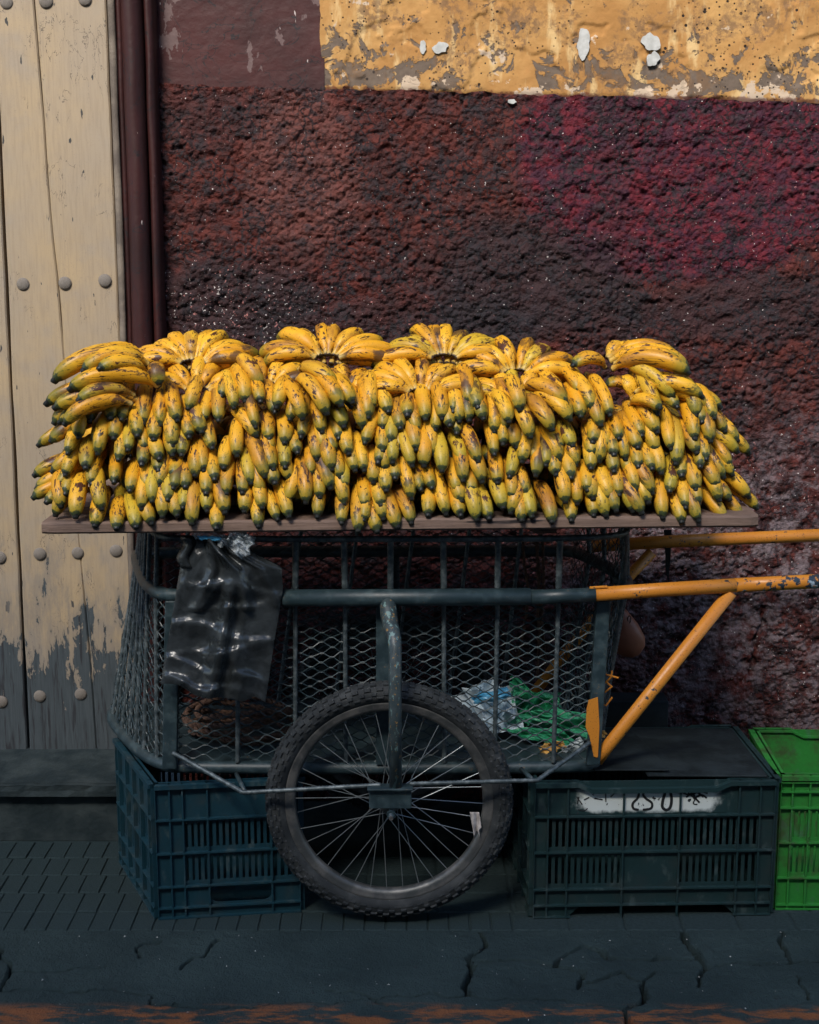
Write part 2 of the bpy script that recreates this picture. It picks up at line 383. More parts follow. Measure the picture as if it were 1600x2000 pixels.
def m_tyre():
    k = N('dusty_rubber', 0.75, 0.3); n = k.noise(16, 6, .65); n2 = k.noise(150, 3)
    c = k.mix(k.st(n, .4, .72), (.016, .019, .021), (.048, .052, .053)); c = k.mix(k.st(n2, .68, .74), c, (.11, .11, .105))
    k.col(c).bump(n2, .2, .002); return k.m
def m_film(name, c1, c2, rough=.28, trans=0.0, alpha=1.0, sc=14):
    k = N(name, rough, .5); n = k.noise(sc, 5, .6, None, .5)
    k.col(k.mix(k.st(n, .38, .62), c1, c2)).bump(k.noise(30, 4, .5, None, 1.0), .3, .01)
    k.b.inputs['Transmission Weight'].default_value = trans; k.b.inputs['Alpha'].default_value = alpha; return k.m
M = dict(steel=m_paint_metal(), rebar=m_rebar(), orange=m_orange(), orangeworn=m_orange_worn(), banana=m_banana(), crown=m_crown(), door=m_door(),
         dado=m_dado(), panel=m_maroon_smooth('maroon_smooth_plaster', .8), jamb=m_maroon_smooth('maroon_gloss_moulding', .5, .72), ochre=m_ochre(), concrete=m_concrete(),
         board=m_board(), spray=m_spray(), tyre=m_tyre(),
         rim=m_plain('dull_alloy_rim', (.07, .075, .075), (.17, .165, .155), .45, .5, 20, .2, .5),
         spoke=m_plain('spoke_wire', (.16, .18, .18), (.28, .30, .30), .35, .5, 30, .1, .6),
         chrome=m_plain('worn_bolt_steel', (.25, .24, .22), (.5, .48, .45), .3, .5, 40, .1, .8),
         tubechip=None, stud=m_plain('iron_stud', (.13, .115, .10), (.28, .24, .20), .55, .35, 60, .6),
         sill=m_plain('old_stone_sill', (.013, .022, .025), (.036, .048, .050), .85, .25, 9, .8),
         tile=m_plain('grey_paving_tile', (.012, .024, .026), (.025, .041, .043), .85, .25, 14, .5),
         asphalt=m_plain('asphalt', (.035, .036, .038), (.06, .06, .062), .9, .25, 30, .6),
         strip=m_plain('weathered_frame_wood', (.11, .09, .075), (.20, .165, .13), .75, .25, 16, .4),
         gap=m_plain('dark_recess', (.010, .010, .011), (.018, .017, .017), .9, .1),
         facade=m_plain('plain_plaster', (.26, .24, .22), (.34, .32, .29), .85, .2),
         glass=m_plain('dark_window_glass', (.02, .025, .03), (.03, .035, .04), .15, .5),
         bluecrate=m_crate('blue_crate_plastic', (.003, .026, .040), (.005, .038, .056), (.02, .034, .038)),
         darkcrate=m_crate('dark_green_crate_plastic', (.006, .022, .024), (.009, .031, .033), (.02, .03, .031), .5),
         greencrate=m_crate('bright_green_crate_plastic', (.016, .15, .024), (.026, .22, .034), (.04, .05, .02), .85),
         mark=m_plain('black_marker', (.012, .014, .015), (.02, .02, .02)),
         white=m_plain('white_lime_chip', (.40, .40, .38), (.52, .52, .50), .8, .2, 40),
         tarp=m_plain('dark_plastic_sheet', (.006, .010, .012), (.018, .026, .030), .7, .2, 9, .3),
         rope=m_plain('brown_rope', (.085, .050, .038), (.17, .10, .07), .85, .2, 90, .5),
         leather=m_plain('brown_leather', (.19, .062, .036), (.30, .11, .06), .45, .4, 7, .2),
         strap=m_plain('black_strap', (.008, .008, .009), (.016, .016, .017), .6, .3),
         leaf=m_plain('dry_leaf', (.20, .13, .085), (.34, .24, .17), .8, .2, 40),
         rag=m_plain('dirty_white_rag', (.32, .29, .27), (.52, .48, .46), .85, .2, 60),
         blackbag=m_film('black_polythene', (.016, .019, .020), (.034, .040, .043), .27),
         clearbag=m_film('clear_polythene', (.62, .70, .74), (.8, .85, .87), .25, .3, .45, 30),
         greenbag=m_film('green_polythene', (.015, .24, .10), (.06, .36, .20), .3),
         bluebag=m_film('pale_blue_polythene', (.42, .58, .70), (.66, .75, .80), .35),
         bluestripe=m_film('sky_blue_polythene', (.06, .30, .52), (.12, .40, .62), .35),
         wrapper=m_film('orange_wrapper', (.55, .26, .05), (.72, .42, .12), .25),
         silver=m_film('silver_wrapper', (.32, .38, .40), (.55, .6, .6), .25),
         gravel=m_plain('pale_grit', (.25, .26, .25), (.5, .5, .48), .9, .2, 60))
def m_chipped_tube():
    k = N('chipped_fork_paint', 0.45, 0.5); n = k.noise(40, 5, .65); n2 = k.noise(70, 4, .6, k.vm('MULTIPLY', k.obj, (1, 1, .4))); z = k.xyz(k.obj)[2]
    c = k.mix(k.st(n, .4, .7), (.026, .040, .044), (.05, .066, .068))
    c = k.mix(k.st(n2, .585, .61), c, (.13, .21, .20)); c = k.mix(k.st(k.noise(110, 4), .61, .65), c, (.24, .14, .05))
    k.col(c).bump(n2, .3, .002); return k.m
M['fork'] = m_chipped_tube()

# ------------------------------------------------------------------ ground
def build_ground():
    b = MB(); b.box((-30, 3.452, -.30), (30, 30, -.0065)); b.box((-30, 3.0, -.30), (30, 3.4515, -.075)); b.box((-30, 3.0, -.0749), (-1.75, 3.4515, -.0065)); b.box((1.946, 3.0, -.0749), (30, 3.4515, -.0065)); pav = b.build('pavement', M['tile']); pav['kind'] = 'structure'
    b = MB(); b.add([(-30, -30, -.14), (30, -30, -.14), (30, 3.0, -.14), (-30, 3.0, -.14)], [(0, 1, 2, 3)])
    b.build('road', M['asphalt'])['kind'] = 'structure'
    # cracked concrete apron, cracks carved as grooves
    x = np.arange(-1.75, 1.95, .0035); y = np.arange(2.955, 3.4525, .0035); X, Y = np.meshgrid(x, y)
    Z = (fbm(X * 3, Y * 6, 3) - .5) * .010 + (fbm(X * 40, Y * 40, 5, 3) - .5) * .0032
    cr = [[(925, 1806), (950, 1842), (922, 1868), (920, 1900), (912, 1940)],
          [(1140, 1843), (1168, 1852), (1200, 1868), (1240, 1868), (1275, 1870), (1372, 1868)],
          [(1335, 1806), (1345, 1838), (1368, 1856), (1372, 1872), (1384, 1886), (1364, 1922)],
          [(1140, 1843), (1118, 1855), (1084, 1882), (1000, 1874), (925, 1876)],
          [(1084, 1882), (1140, 1894), (1132, 1924), (1180, 1908), (1215, 1896), (1250, 1922), (1278, 1898)],
          [(1250, 1922), (1256, 1952), (1215, 1965), (1230, 2010)], [(1384, 1886), (1450, 1880), (1552, 1880), (1600, 1876), (1700, 1880)],
          [(1526, 1806), (1534, 1848), (1552, 1880)], [(-20, 1838), (6, 1862), (16, 1890), (2, 1930)], [(10, 1898), (120, 1892), (210, 1884)],
          [(424, 1836), (400, 1864), (380, 1870), (355, 1890)], [(312, 1836), (272, 1852), (272, 1868)], [(640, 1930), (700, 1936), (760, 1962)],
          [(1560, 1905), (1572, 1925), (1572, 1945)], [(-200, 1935), (0, 1932), (120, 1930), (290, 1938), (300, 1960), (420, 1972), (560, 1960), (830, 1942), (1080, 1950), (1215, 1965)]]
    wd = [.009, .009, .012, .008, .008, .011, .006, .005, .009, .004, .007, .007, .004, .005, .003]
    wx = X + (fbm(X * 22, Y * 22, 11, 3) - .5) * .035; wy = Y + (fbm(X * 22, Y * 22, 13, 3) - .5) * .035
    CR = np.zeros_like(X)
    for pl, wdt in zip(cr, wd):
        g = [G(*p) for p in pl]
        for a, c in zip(g[:-1], g[1:]):
            dx, dy = c.x - a.x, c.y - a.y; L = dx * dx + dy * dy
            t = np.clip(((wx - a.x) * dx + (wy - a.y) * dy) / L, 0, 1)
            d = np.hypot(wx - a.x - t * dx, wy - a.y - t * dy)
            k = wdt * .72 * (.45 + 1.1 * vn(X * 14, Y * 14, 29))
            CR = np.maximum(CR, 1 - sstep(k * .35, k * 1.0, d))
            Z = np.minimum(Z, Z * .3 - .045 * (1 - sstep(k * .6, k * 1.1, d)))
    hol = sstep(.66, .74, fbm(X * 6, Y * 9, 41)); Z -= hol * .004
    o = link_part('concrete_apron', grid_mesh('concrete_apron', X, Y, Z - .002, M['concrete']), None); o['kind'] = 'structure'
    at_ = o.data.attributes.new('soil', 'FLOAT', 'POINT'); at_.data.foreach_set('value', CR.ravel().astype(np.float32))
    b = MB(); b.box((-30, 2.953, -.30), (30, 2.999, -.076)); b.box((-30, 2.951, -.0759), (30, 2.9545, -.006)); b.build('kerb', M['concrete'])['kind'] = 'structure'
    # small paving tiles beyond the apron
    variants = []
    for q in range(6):
        b = MB(); j = lambda: random.uniform(-.0018, .0018)
        p = [(-.5 + j() * 10, -.5 + j() * 10), (.5 + j() * 10, -.5 + j() * 10), (.5 + j() * 10, .5 + j() * 10), (-.5 + j() * 10, .5 + j() * 10)]
        i_ = [(u * .93, v * .93) for u, v in p]
        b.add([(u, v, -.012) for u, v in p] + [(u, v, -.003) for u, v in p] + [(u, v, 0) for u, v in i_],
              [(0, 1, 5, 4), (1, 2, 6, 5), (2, 3, 7, 6), (3, 0, 4, 7), (4, 5, 9, 8), (5, 6, 10, 9), (6, 7, 11, 10), (7, 4, 8, 11), (8, 9, 10, 11)])
        variants.append(b.mesh('paving_tile', M['tile']))
    def tile(x, y, w_, d_):
        o = link_part('paving_tile', random.choice(variants), pav)
        o.location = (x + w_ / 2, y + d_ / 2, random.uniform(-.003, -.001)); o.scale = (w_ - .0035, d_ - .0035, 1); o.rotation_euler = (random.uniform(-.012, .012), random.uniform(-.012, .012), 0)
    x_ = -1.45
    while x_ < .22: tile(x_, 3.455, .0555, .105); x_ += .0555
    while x_ < 1.6: tile(x_, 3.455, .15, .105); x_ += .15
    for r in range(4):
        x_ = -1.45 - .02 * r
        while x_ < -.72: tile(x_, 3.56 + r * .115, .0555, .115); x_ += .0555
    for r in range(4):
        x_ = -.72
        while x_ < 1.6: tile(x_, 3.56 + r * .115, .20, .115); x_ += .20
build_ground()

# ------------------------------------------------------------------ the house: wall, door, mouldings, sill
def build_house():
    H = thing('house', 'old house front with maroon and ochre plaster and a studded plank door', 'house', (0, YW, 0))
    H.matrix_world = Matrix.Identity(4)
    XJ = P(309, 300, YD).x
    a, b_ = P(300, 165, YW), P(1600, 200, YW); sl_ = (b_.z - a.z) / (b_.x - a.x)
    top = lambda x: a.z + sl_ * (x - a.x)
    # core wall behind the plaster coats
    b = MB(); b.box((XJ - .002, YW + .02, 0), (6, YW + .4, 3.419)); b.box((-6, YW + .02, 2.75), (XJ - .003, YW + .4, 3.419)); b.box((-6, YW + .02, 0), (-2.2, YW + .4, 2.749))
    b.build('masonry', M['facade'], H)
    # rough dado
    x = np.arange(XJ, 1.95, .0045); t = np.linspace(0, 1, 500); X, T = np.meshgrid(x, t)
    Zt = a.z + sl_ * (X - a.x) + (fbm(X * 26, X * 0 + 3, 8, 4) - .5) * .016
    Z = T * Zt
    wx = X + (fbm(X * 30, Z * 30, 1) - .5) * .030; wz = Z + (fbm(X * 30, Z * 30, 2) - .5) * .030
    f1, f2 = worley(wx * 36, wz * 44, 3); g1, g2 = worley(wx * 80, wz * 90, 6)
    plate = sstep(.02, .30, f2 - f1); small = sstep(.02, .4, g2 - g1)
    dens = .28 + .80 * sstep(.35, .6, fbm(X * 5, Z * 5, 19))
    tiltp = (_h(np.floor(f1 * 0 + wx * 36), np.floor(wz * 44), 5) - .5)
    h = (plate * .0085 + small * .0028) * dens + (fbm(X * 34, Z * 40, 7, 4) - .5) * .011 + (fbm(X * 3, Z * 3, 9, 3) - .5) * .012
    tn = fbm(wx * 20, wz * 23, 23, 4) * 7; h = h * .72 + (np.floor(tn) + sstep(.70, 1.0, tn - np.floor(tn))) / 7 * .020 - .010
    pit = sstep(.63, .70, fbm(X * 34, Z * 46, 15, 3)) * .006
    h = h - pit
    cq = [(1488, 1185), (1495, 1215), (1478, 1250), (1472, 1290), (1468, 1320)]      # a vertical crack low in the dado
    for (p0, p1) in zip(cq[:-1], cq[1:]):
        A, B = P(*p0, YW), P(*p1, YW); dx, dz = B.x - A.x, B.z - A.z
        tt = np.clip(((wx - A.x) * dx + (wz - A.z) * dz) / (dx * dx + dz * dz), 0, 1); d = np.hypot(wx - A.x - tt * dx, wz - A.z - tt * dz)
        h -= .014 * (1 - sstep(.004, .011, d))
    link_part('dado_plaster', grid_mesh('dado_plaster', X, YW - .006 - h, Z, M['dado']), H)
    # smooth maroon panel over it and the ochre field
    xo = P(628, 90, YW).x
    def coat(name, x0, x1, m, res, amp, seed, proud):
        x = np.arange(x0, x1, res); t = np.linspace(0, 1, 130); X, T = np.meshgrid(x, t)
        zt = a.z + sl_ * (X - a.x) + (fbm(X * 26, X * 0 + 3, 8, 4) - .5) * .016 - .003
        Z = zt + T * (2.78 - zt)
        if name == 'ochre_plaster':
            X = X + ((fbm(Z * 14, Z * 0, 77, 4) - .5) * .018) * (1 - sstep(x0, x0 + .15, X))
        h = (fbm(X * 9, Z * 9, seed, 4) - .5) * amp + (fbm(X * 60, Z * 60, seed + 9, 2) - .5) * amp * .25
        if name == 'ochre_plaster':
            hb = Z - zt; pe = fbm(X * 8, Z * 8, 55, 5) + .12 * (1 - sstep(.04, .2, hb)); h = h - sstep(.60, .63, pe) * .005
            h = h - .004 * (1 - sstep(0, .012, hb))
        link_part(name, grid_mesh(name, X, YW - proud - h, Z, m), H)
    coat('maroon_plaster', XJ, xo + .012, M['panel'], .008, .004, 31, .002)
    coat('ochre_plaster', xo, 1.95, M['ochre'], .006, .008, 63, .006)
    # white lime chips on the ochre
    for (px, py, rw, rh) in ((1140, 85, 17, 35), (1272, 82, 22, 22), (1276, 115, 15, 18), (860, 93, 20, 13), (826, 92, 9, 15), (1000, 198, 12, 5)):
        c = P(px, py, YW - .012); b = MB(); k = 22; pts = []; ph_ = random.uniform(0, 6)
        for i in range(k):
            an = 2 * math.pi * i / k; rr = (.72 + .10 * math.sin(2 * an + ph_) + .06 * math.sin(5 * an + 2 * ph_) + random.uniform(-.06, .06)) / 620 * .5
            pts.append((c.x + math.cos(an) * rw * 2 * rr, c.y, c.z + math.sin(an) * rh * 2 * rr))
        b.prism(pts, (0, .02, 0)); fixn(b.build('lime_chip', M['white'], H))
    # door: planks and studs
    zb = lambda x: P(100, 1471, YD).z + (x - P(100, 1471, YD).x) * .05
    D = MB(); D.box((-2.2, YD + .045, .14), (P(222, 300, YD).x + .10, YD + .06, 2.78)); door = D.build('door', M['gap'], H)
    def line(pts):
        w_ = [P(px, py, YD) for px, py in pts]; w_.sort(key=lambda q: q.z)
        zs = [q.z for q in w_]; xs = [q.x for q in w_]
        def f(z):
            if z <= zs[0]: i = 0
            elif z >= zs[-1]: i = len(zs) - 2
            else: i = max(j for j in range(len(zs) - 1) if zs[j] <= z)
            return xs[i] + (xs[i + 1] - xs[i]) * (z - zs[i]) / (zs[i + 1] - zs[i])
        return f
    g0 = line([(-160, 300), (-95, 1450)]); gm = lambda z: g0(z) - .22; gn = lambda z: g0(z) - .45
    g1 = line([(1, 300), (55, 1450)])
    g2 = line([(66, 0), (83, 200), (98, 400), (118, 600), (150, 1000), (178, 1300), (190, 1465)])
    g3 = line([(206, 0), (250, 1050), (266, 1465)])
    def plank(fl, fr, gl, gr_, seed):
        zs = np.linspace(0, 1, 90); vs = []; fs = []; e = .004
        for q, t in enumerate(zs):
            zz = t * 2.60 + .17; xl = fl(zz) + gl + (vn(np.array(zz * 9), np.array(seed * 1.0), 3) - .5) * .003; xr = fr(zz) - gr_ + (vn(np.array(zz * 9), np.array(seed + .5), 4) - .5) * .003
            z0 = max(zz, zb(xl)); z1 = max(zz, zb(xr)); yy = YD + (vn(np.array(zz * 3), np.array(seed * 7.0), 5) - .5) * .003
            vs += [(xl, YD + .044, z0), (xl, yy + e, z0), (xl + e, yy, z0), (xr - e, yy, z1), (xr, yy + e, z1), (xr, YD + .044, z1)]
        n = len(zs)
        for q in range(n - 1):
            for k in range(5): fs.append((q * 6 + k, q * 6 + k + 1, q * 6 + 7 + k, q * 6 + 6 + k))
        fs.append((0, 5, 4, 3, 2, 1)); b = MB(); b.add(vs, fs); fixn(b.build('plank', M['door'], door))
    plank(gn, gm, .004, .004, 5); plank(gm, g0, .004, .004, 4); plank(g0, g1, .004, .004, 1); plank(g1, g2, .004, .0008, 2); plank(g2, g3, .0008, 0, 3)
    st = MB(); k = 16
    for i, (rr, dd) in enumerate(((1, 0), (.97, .25), (.8, .6), (.5, .88), (.2, .98))):
        for j in range(k): st.v.append((rr * math.cos(2 * math.pi * j / k), -dd * .40, rr * math.sin(2 * math.pi * j / k)))
    st.v.append((0, -.405, 0))
    for i in range(4):
        for j in range(k): st.f.append((i * k + j, i * k + (j + 1) % k, (i + 1) * k + (j + 1) % k, (i + 1) * k + j))
    for j in range(k): st.f.append((4 * k + j, 4 * k + (j + 1) % k, 5 * k))
    sm = st.mesh('stud', M['stud'], True)
    for (px, py) in ((13, 5), (90, 2), (166, -2), (45, 555), (127, 553), (205, 548), (0, 1089), (78, 1082), (152, 1080), (227, 1076), (3, 1371), (78, 1360), (158, 1356)):
        q = P(px, py, YD - .001); s_ = .0205 * random.uniform(.93, 1.05)
        o = link_part('stud', sm, door); o.location = q; o.scale = (s_, s_, s_); o.rotation_euler = (random.uniform(-.06, .06), random.uniform(0, 3), random.uniform(-.06, .06))
    # jamb mouldings, profile run up the opening
    X3 = lambda px: P(px, 300, YD).x
    def moulding(name, m, prof, z0=.18, z1=2.74):
        vs = []; n = len(prof); nz = 60
        for q in range(nz + 1):
            z = z0 + (z1 - z0) * q / nz
            for i, (x_, y_) in enumerate(prof): vs.append((x_ + (vn(np.array(z * 7.0), np.array(i * .7), 9) - .5) * .004, y_ + (vn(np.array(z * 9.0), np.array(i * .9), 10) - .5) * .004, z))
        fs = [(q * n + k, q * n + k + 1, (q + 1) * n + k + 1, (q + 1) * n + k) for q in range(nz) for k in range(n - 1)]
        b = MB(); b.add(vs, fs); fixn(b.build(name, m, H, True))
    def arc(x0, x1, yb, bulge, n=9): return [(x0 + (x1 - x0) * (1 - math.cos(math.pi * i / n)) / 2, yb - bulge * math.sin(math.pi * i / n)) for i in range(n + 1)]
    moulding('frame_strip', M['strip'], [(X3(223), YD + .04), (X3(223), YD - .012), (X3(235), YD - .016), (X3(235), YD + .02)])
    moulding('jamb_fillet', M['jamb'], [(X3(235) + .0005, YD + .02), (X3(236), YD - .004), (X3(246), YD - .006), (X3(247), YD + .01)])
    moulding('jamb_column', M['jamb'], [(X3(246.5), YD + .02)] + arc(X3(247), X3(288), YD, .045) + [(X3(288.5), YD + .03)])
    moulding('jamb_bead', M['jamb'], [(X3(288), YD + .03)] + arc(X3(289), X3(308), YD + .012, .028) + [(X3(309.5), YD + .06)])
    # sill and step
    b = MB(); f = 4.02; zt = .183
    b.grid(lambda u, v: (-2.3 + u * 1.51, f + .001 + v * (YD + .05 - f), zt - .0 + float(fbm(np.array(u * 30), np.array(v * 9), 3) - .5) * .008 + v * .006), 60, 8)
    b.grid(lambda u, v: (-2.3 + u * 1.51, f - .018 + float(fbm(np.array(u * 40), np.array(v * 3), 5) - .5) * .010, zt - .035 + v * .034 + float(fbm(np.array(u * 30), np.array(0.0), 3) - .5) * .008 * v), 60, 2)
    b.grid(lambda u, v: (-2.3 + u * 1.51, f - .018 + v * .022, zt - .001 + float(fbm(np.array(u * 30), np.array(0.0), 3) - .5) * .008), 60, 1)
    b.grid(lambda u, v: (-2.3 + u * 1.51, f - .018 + v * .04, zt - .035), 60, 1)
    b.build('door_sill', M['sill'], H, False)
    b = MB(); b.box((-2.3, f + .012, -.01), (-.785, f + .25, zt - .030)); b.build('step_riser', M['sill'], H, bevel=.006)
    # unseen roof overhang added to dim the sky light on wall and cart
    b = MB(); b.box((-6, 3.70, 3.42), (6, 4.9, 3.55)); b.build('shade_eave', M['board'], H)
    return H
build_house()
# unseen house added across the street to shade the lower part of the scene
def opposite():
    H = thing('shade_house', 'unseen plain house added across the street to shade the lower scene', 'house', (0, OPP_Y, 0)); H.matrix_world = Matrix.Identity(4)
    b = MB(); b.box((-16, OPP_Y - 7, -.14), (16, OPP_Y, OPP_H)); b.build('wall', M['facade'], H)
    b = MB(); b.box((-16.2, OPP_Y - 7, OPP_H + .002), (16.2, OPP_Y + .2, OPP_H + .16)); b.build('cornice', M['facade'], H)
    for i in range(7):
        for z in (.9, 4.2):
            b = MB(); b.box((-13.5 + i * 4.2, OPP_Y - .02, z), (-12.3 + i * 4.2, OPP_Y + .03, z + 1.7)); w_ = b.build('window', M['glass'], H)
            b = MB(); b.box((-13.6 + i * 4.2, OPP_Y, z - .1), (-12.2 + i * 4.2, OPP_Y + .12, z - .02)); b.build('sill', M['facade'], w_)
OPP_Y = -3.2
OPP_H = .78 + (3.5 - OPP_Y) * math.tan(SUN_EL) / math.cos(SUN_AZ)  # roof height set so its shadow edge falls across the cart
opposite()

# ------------------------------------------------------------------ the handcart
YF = 3.56
TOPZ, RAILZ, BOTZ = 1.026, .869, .397
# plan outlines (x, y), clockwise from the front left
RAIL = [(-.60, 3.56), (-.655, 3.60), (-.705, 3.70), (-.757, 3.89), (-.80, 4.06), (-.78, 4.10), (.44, 4.13), (.50, 4.10), (.585, 3.80), (.585, 3.70), (.54, 3.60), (.49, 3.56)]
BOT = [(-.60, 3.58), (-.665, 3.61), (-.735, 3.70), (-.83, 3.88), (-.885, 4.02), (-.86, 4.08), (.36, 4.10), (.44, 4.07), (.50, 3.82), (.52, 3.70), (.50, 3.62), (.46, 3.58)]
TOP = [(-.58, 3.53), (-.64, 3.56), (-.69, 3.68), (-.74, 3.87), (-.77, 4.04), (-.75, 4.08), (.42, 4.11), (.49, 4.08), (.575, 3.80), (.575, 3.66), (.55, 3.58), (.42, 3.53)]
def smooth_loop(pl, z, it=2):
    p = [Vector((x, y, z)) for x, y in pl]
    for _ in range(it):
        q = []
        for i in range(len(p)):
            a, b = p[i], p[(i + 1) % len(p)]; q += [a * .75 + b * .25, a * .25 + b * .75]
        p = q
    return p
def rebar(b, p0, p1, r=.0062, lug=.0012):
    p0, p1 = Vector(p0), Vector(p1); L = (p1 - p0).length; n = max(4, int(L / .0045))
    b.tube([p0.lerp(p1, i / n) for i in range(n + 1)], [r + (lug if i % 2 else 0) for i in range(n + 1)], 8)
def rebar_path(b, pts, r=.0062, lug=.0012):
    P2 = []; pts = [Vector(p) for p in pts]
    for a, c in zip(pts[:-1], pts[1:]):
        n = max(1, int((c - a).length / .0045)); P2 += [a.lerp(c, i / n) for i in range(n)]
    P2.append(pts[-1]); b.tube(P2, [r + (lug if i % 2 else 0) for i in range(len(P2))], 8)
def expanded(b, bl, br, tr, tl, du=.054, dv=.0135, r=.0017, seed=0, skip=None):
    """expanded metal: zigzag strands that meet at their bonds"""
    bl, br, tr, tl = map(Vector, (bl, br, tr, tl)); W = (br - bl).length; Hh = (tl - bl).length
    nu = max(2, round(W / du)); nv = max(2, round(Hh / dv)); rnd = random.Random(seed)
    jit = {}
    def nd(i, j):
        if (i, j) not in jit: jit[(i, j)] = (rnd.uniform(-.0025, .0025), rnd.uniform(-.0022, .0022), rnd.uniform(-.003, .003))
        return jit[(i, j)]
    nrm = (br - bl).cross(tl - bl).normalized()
    for j in range(nv):
        pts = []
        for i in range(2 * nu + 1):
            up = (i + j) % 2; jj = j + up; u = i / (2 * nu); a, c, d = nd(i, jj)
            for s in (-.11, .11):
                uu = min(1, max(0, u + s / nu * .9)); v = (jj + (-.09 if up else .09)) / nv
                q = (bl * (1 - uu) + br * uu) * (1 - v) + (tl * (1 - uu) + tr * uu) * v
                pts.append(q + (br - bl).normalized() * a + (tl - bl).normalized() * c + nrm * d)
        pts = [p for k, p in enumerate(pts) if k == 0 or (p - pts[k - 1]).length > 1e-5]
        if skip: 
            seg = []
            for p in pts:
                if skip(p):
                    if len(seg) > 1: b.tube(seg, r, 4, caps=False)
                    seg = []
                else: seg.append(p)
            pts = seg
        if len(pts) > 1: b.tube(pts, r, 4, caps=False)
def build_cart():
    K = thing('handcart', 'dark steel mesh handcart with orange handles and spoked wheels', 'handcart', (0, 3.8, 0)); K.matrix_world = Matrix.Identity(4)
    b = MB(); b.tube(smooth_loop(RAIL, RAILZ), .0175, 10, closed=True); b.build('middle_rail', M['steel'], K, True)
    b = MB(); b.tube([P(552, 1168, YF - .03), P(800, 1167, YF - .03), P(1036, 1165, YF - .03)], .0225, 12); b.build('rail_sleeve', M['steel'], K, True)
    b = MB(); b.tube(smooth_loop(BOT, BOTZ), .0175, 10, closed=True); b.build('bottom_rail', M['steel'], K, True)
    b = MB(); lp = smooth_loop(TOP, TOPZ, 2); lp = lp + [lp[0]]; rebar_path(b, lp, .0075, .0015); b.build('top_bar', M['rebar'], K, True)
    # floor of the basket
    b = MB(); b.prism([(x * .985, 3.8 + (y - 3.8) * .96, BOTZ + .008) for x, y in BOT], (0, 0, .004)); fixn(b.build('basket_floor', M['steel'], K))
    # upright bars along the front
    for (xt, xm, xb, yb) in ((578, 577, 577, 1490), (672, 674, 676, 1490), (866, 867, 868, 1490), (973, 972, 966, 1490), (1094, 1091, 1081, 1490), (465, 466, 464, 1490)):
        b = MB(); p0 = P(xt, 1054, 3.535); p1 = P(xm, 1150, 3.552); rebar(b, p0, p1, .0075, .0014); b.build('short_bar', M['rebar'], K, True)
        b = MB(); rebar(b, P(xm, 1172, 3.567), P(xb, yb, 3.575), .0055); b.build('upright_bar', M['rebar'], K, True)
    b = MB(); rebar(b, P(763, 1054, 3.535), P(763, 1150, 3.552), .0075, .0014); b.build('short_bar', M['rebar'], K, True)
    # flat posts
    for (xt, xb, w_, yt, yb, Y) in ((1178, 1158, .036, 1172, 1492, 3.572), (338, 332, .038, 1172, 1500, 3.572), (752, 752, .046, 1172, 1492, 3.572)):
        a = P(xt, yt, Y); c = P(xb, yb, Y); b = MB(); h = w_ / 2
        b.prism([(a.x - h, Y - .012, a.z), (a.x + h, Y - .012, a.z), (c.x + h, Y - .012, c.z), (c.x - h, Y - .012, c.z)], (0, .024, 0)); fixn(b.build('post', M['steel'], K, bevel=.003))
    # uprights round the two ends and the back: between the loops
    def at(loop, z, i, t): return Vector((loop[i][0] * (1 - t) + loop[i + 1][0] * t, loop[i][1] * (1 - t) + loop[i + 1][1] * t, z))
    for (i, t) in ((1, .15), (1, .8), (2, .2), (2, .5), (2, .85), (3, .3), (3, .7), (8, .05), (8, .8), (7, .25), (7, .6), (9, .4)):
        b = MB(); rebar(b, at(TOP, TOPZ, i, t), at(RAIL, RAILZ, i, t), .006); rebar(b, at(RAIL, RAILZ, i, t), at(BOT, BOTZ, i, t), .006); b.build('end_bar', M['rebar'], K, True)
    for t in (.1, .24, .38, .52, .66, .8, .93):
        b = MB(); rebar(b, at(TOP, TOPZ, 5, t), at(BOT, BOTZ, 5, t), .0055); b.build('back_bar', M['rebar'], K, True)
    # expanded metal panels
    b = MB(); expanded(b, P(318, 1492, 3.592), P(1165, 1492, 3.592), P(1172, 1178, 3.584), P(330, 1178, 3.584), seed=1); b.build('front_mesh', M['steel'], K)
    def q3(loop, i, z): return Vector((loop[i][0], loop[i][1], z))
    b = MB()
    for i in (0, 1, 2, 3): expanded(b, q3(BOT, i + 1, BOTZ), q3(BOT, i, BOTZ), q3(RAIL, i, RAILZ), q3(RAIL, i + 1, RAILZ), .036, .015, .0015, seed=5 + i)
    b.build('end_mesh', M['steel'], K)
    b = MB(); tear = P(1195, 1330, 3.66)
    for i in (7, 8, 9): expanded(b, q3(BOT, i + 1, BOTZ), q3(BOT, i, BOTZ), q3(TOP, i, TOPZ), q3(TOP, i + 1, TOPZ), .034, .015, .0015, seed=15 + i)
    b.build('end_mesh', M['steel'], K)
    b = MB(); expanded(b, q3(BOT, 6, BOTZ), q3(BOT, 5, BOTZ), q3(TOP, 5, TOPZ), q3(TOP, 6, TOPZ), .054, .0135, .0014, seed=25); b.build('back_mesh', M['steel'], K)
    # handles and struts
    def pipe(name, pts, r, m, smooth=True, n=14): 
        b = MB(); b.tube(pts, r, n); return b.build(name, m, K, smooth)
    pipe('handle_socket', [P(1030, 1167, YF - .03), P(1163, 1161, YF - .028)], .0185, M['steel'])
    HF = [P(1160, 1161, YF - .026), P(1290, 1152, YF - .02), P(1436, 1143, YF - .005)]
    pipe('handle', HF, .0185, M['orange'])
    pipe('handle', [HF[-1], P(1520, 1139, YF + .005), P(1760, 1127, YF + .03)], .0188, M['orangeworn'])
    YB = 4.12
    pipe('handle', [P(1150, 1067, YB), P(1300, 1058, YB), P(1720, 1040, YB + .02)], .019, M['orange'])
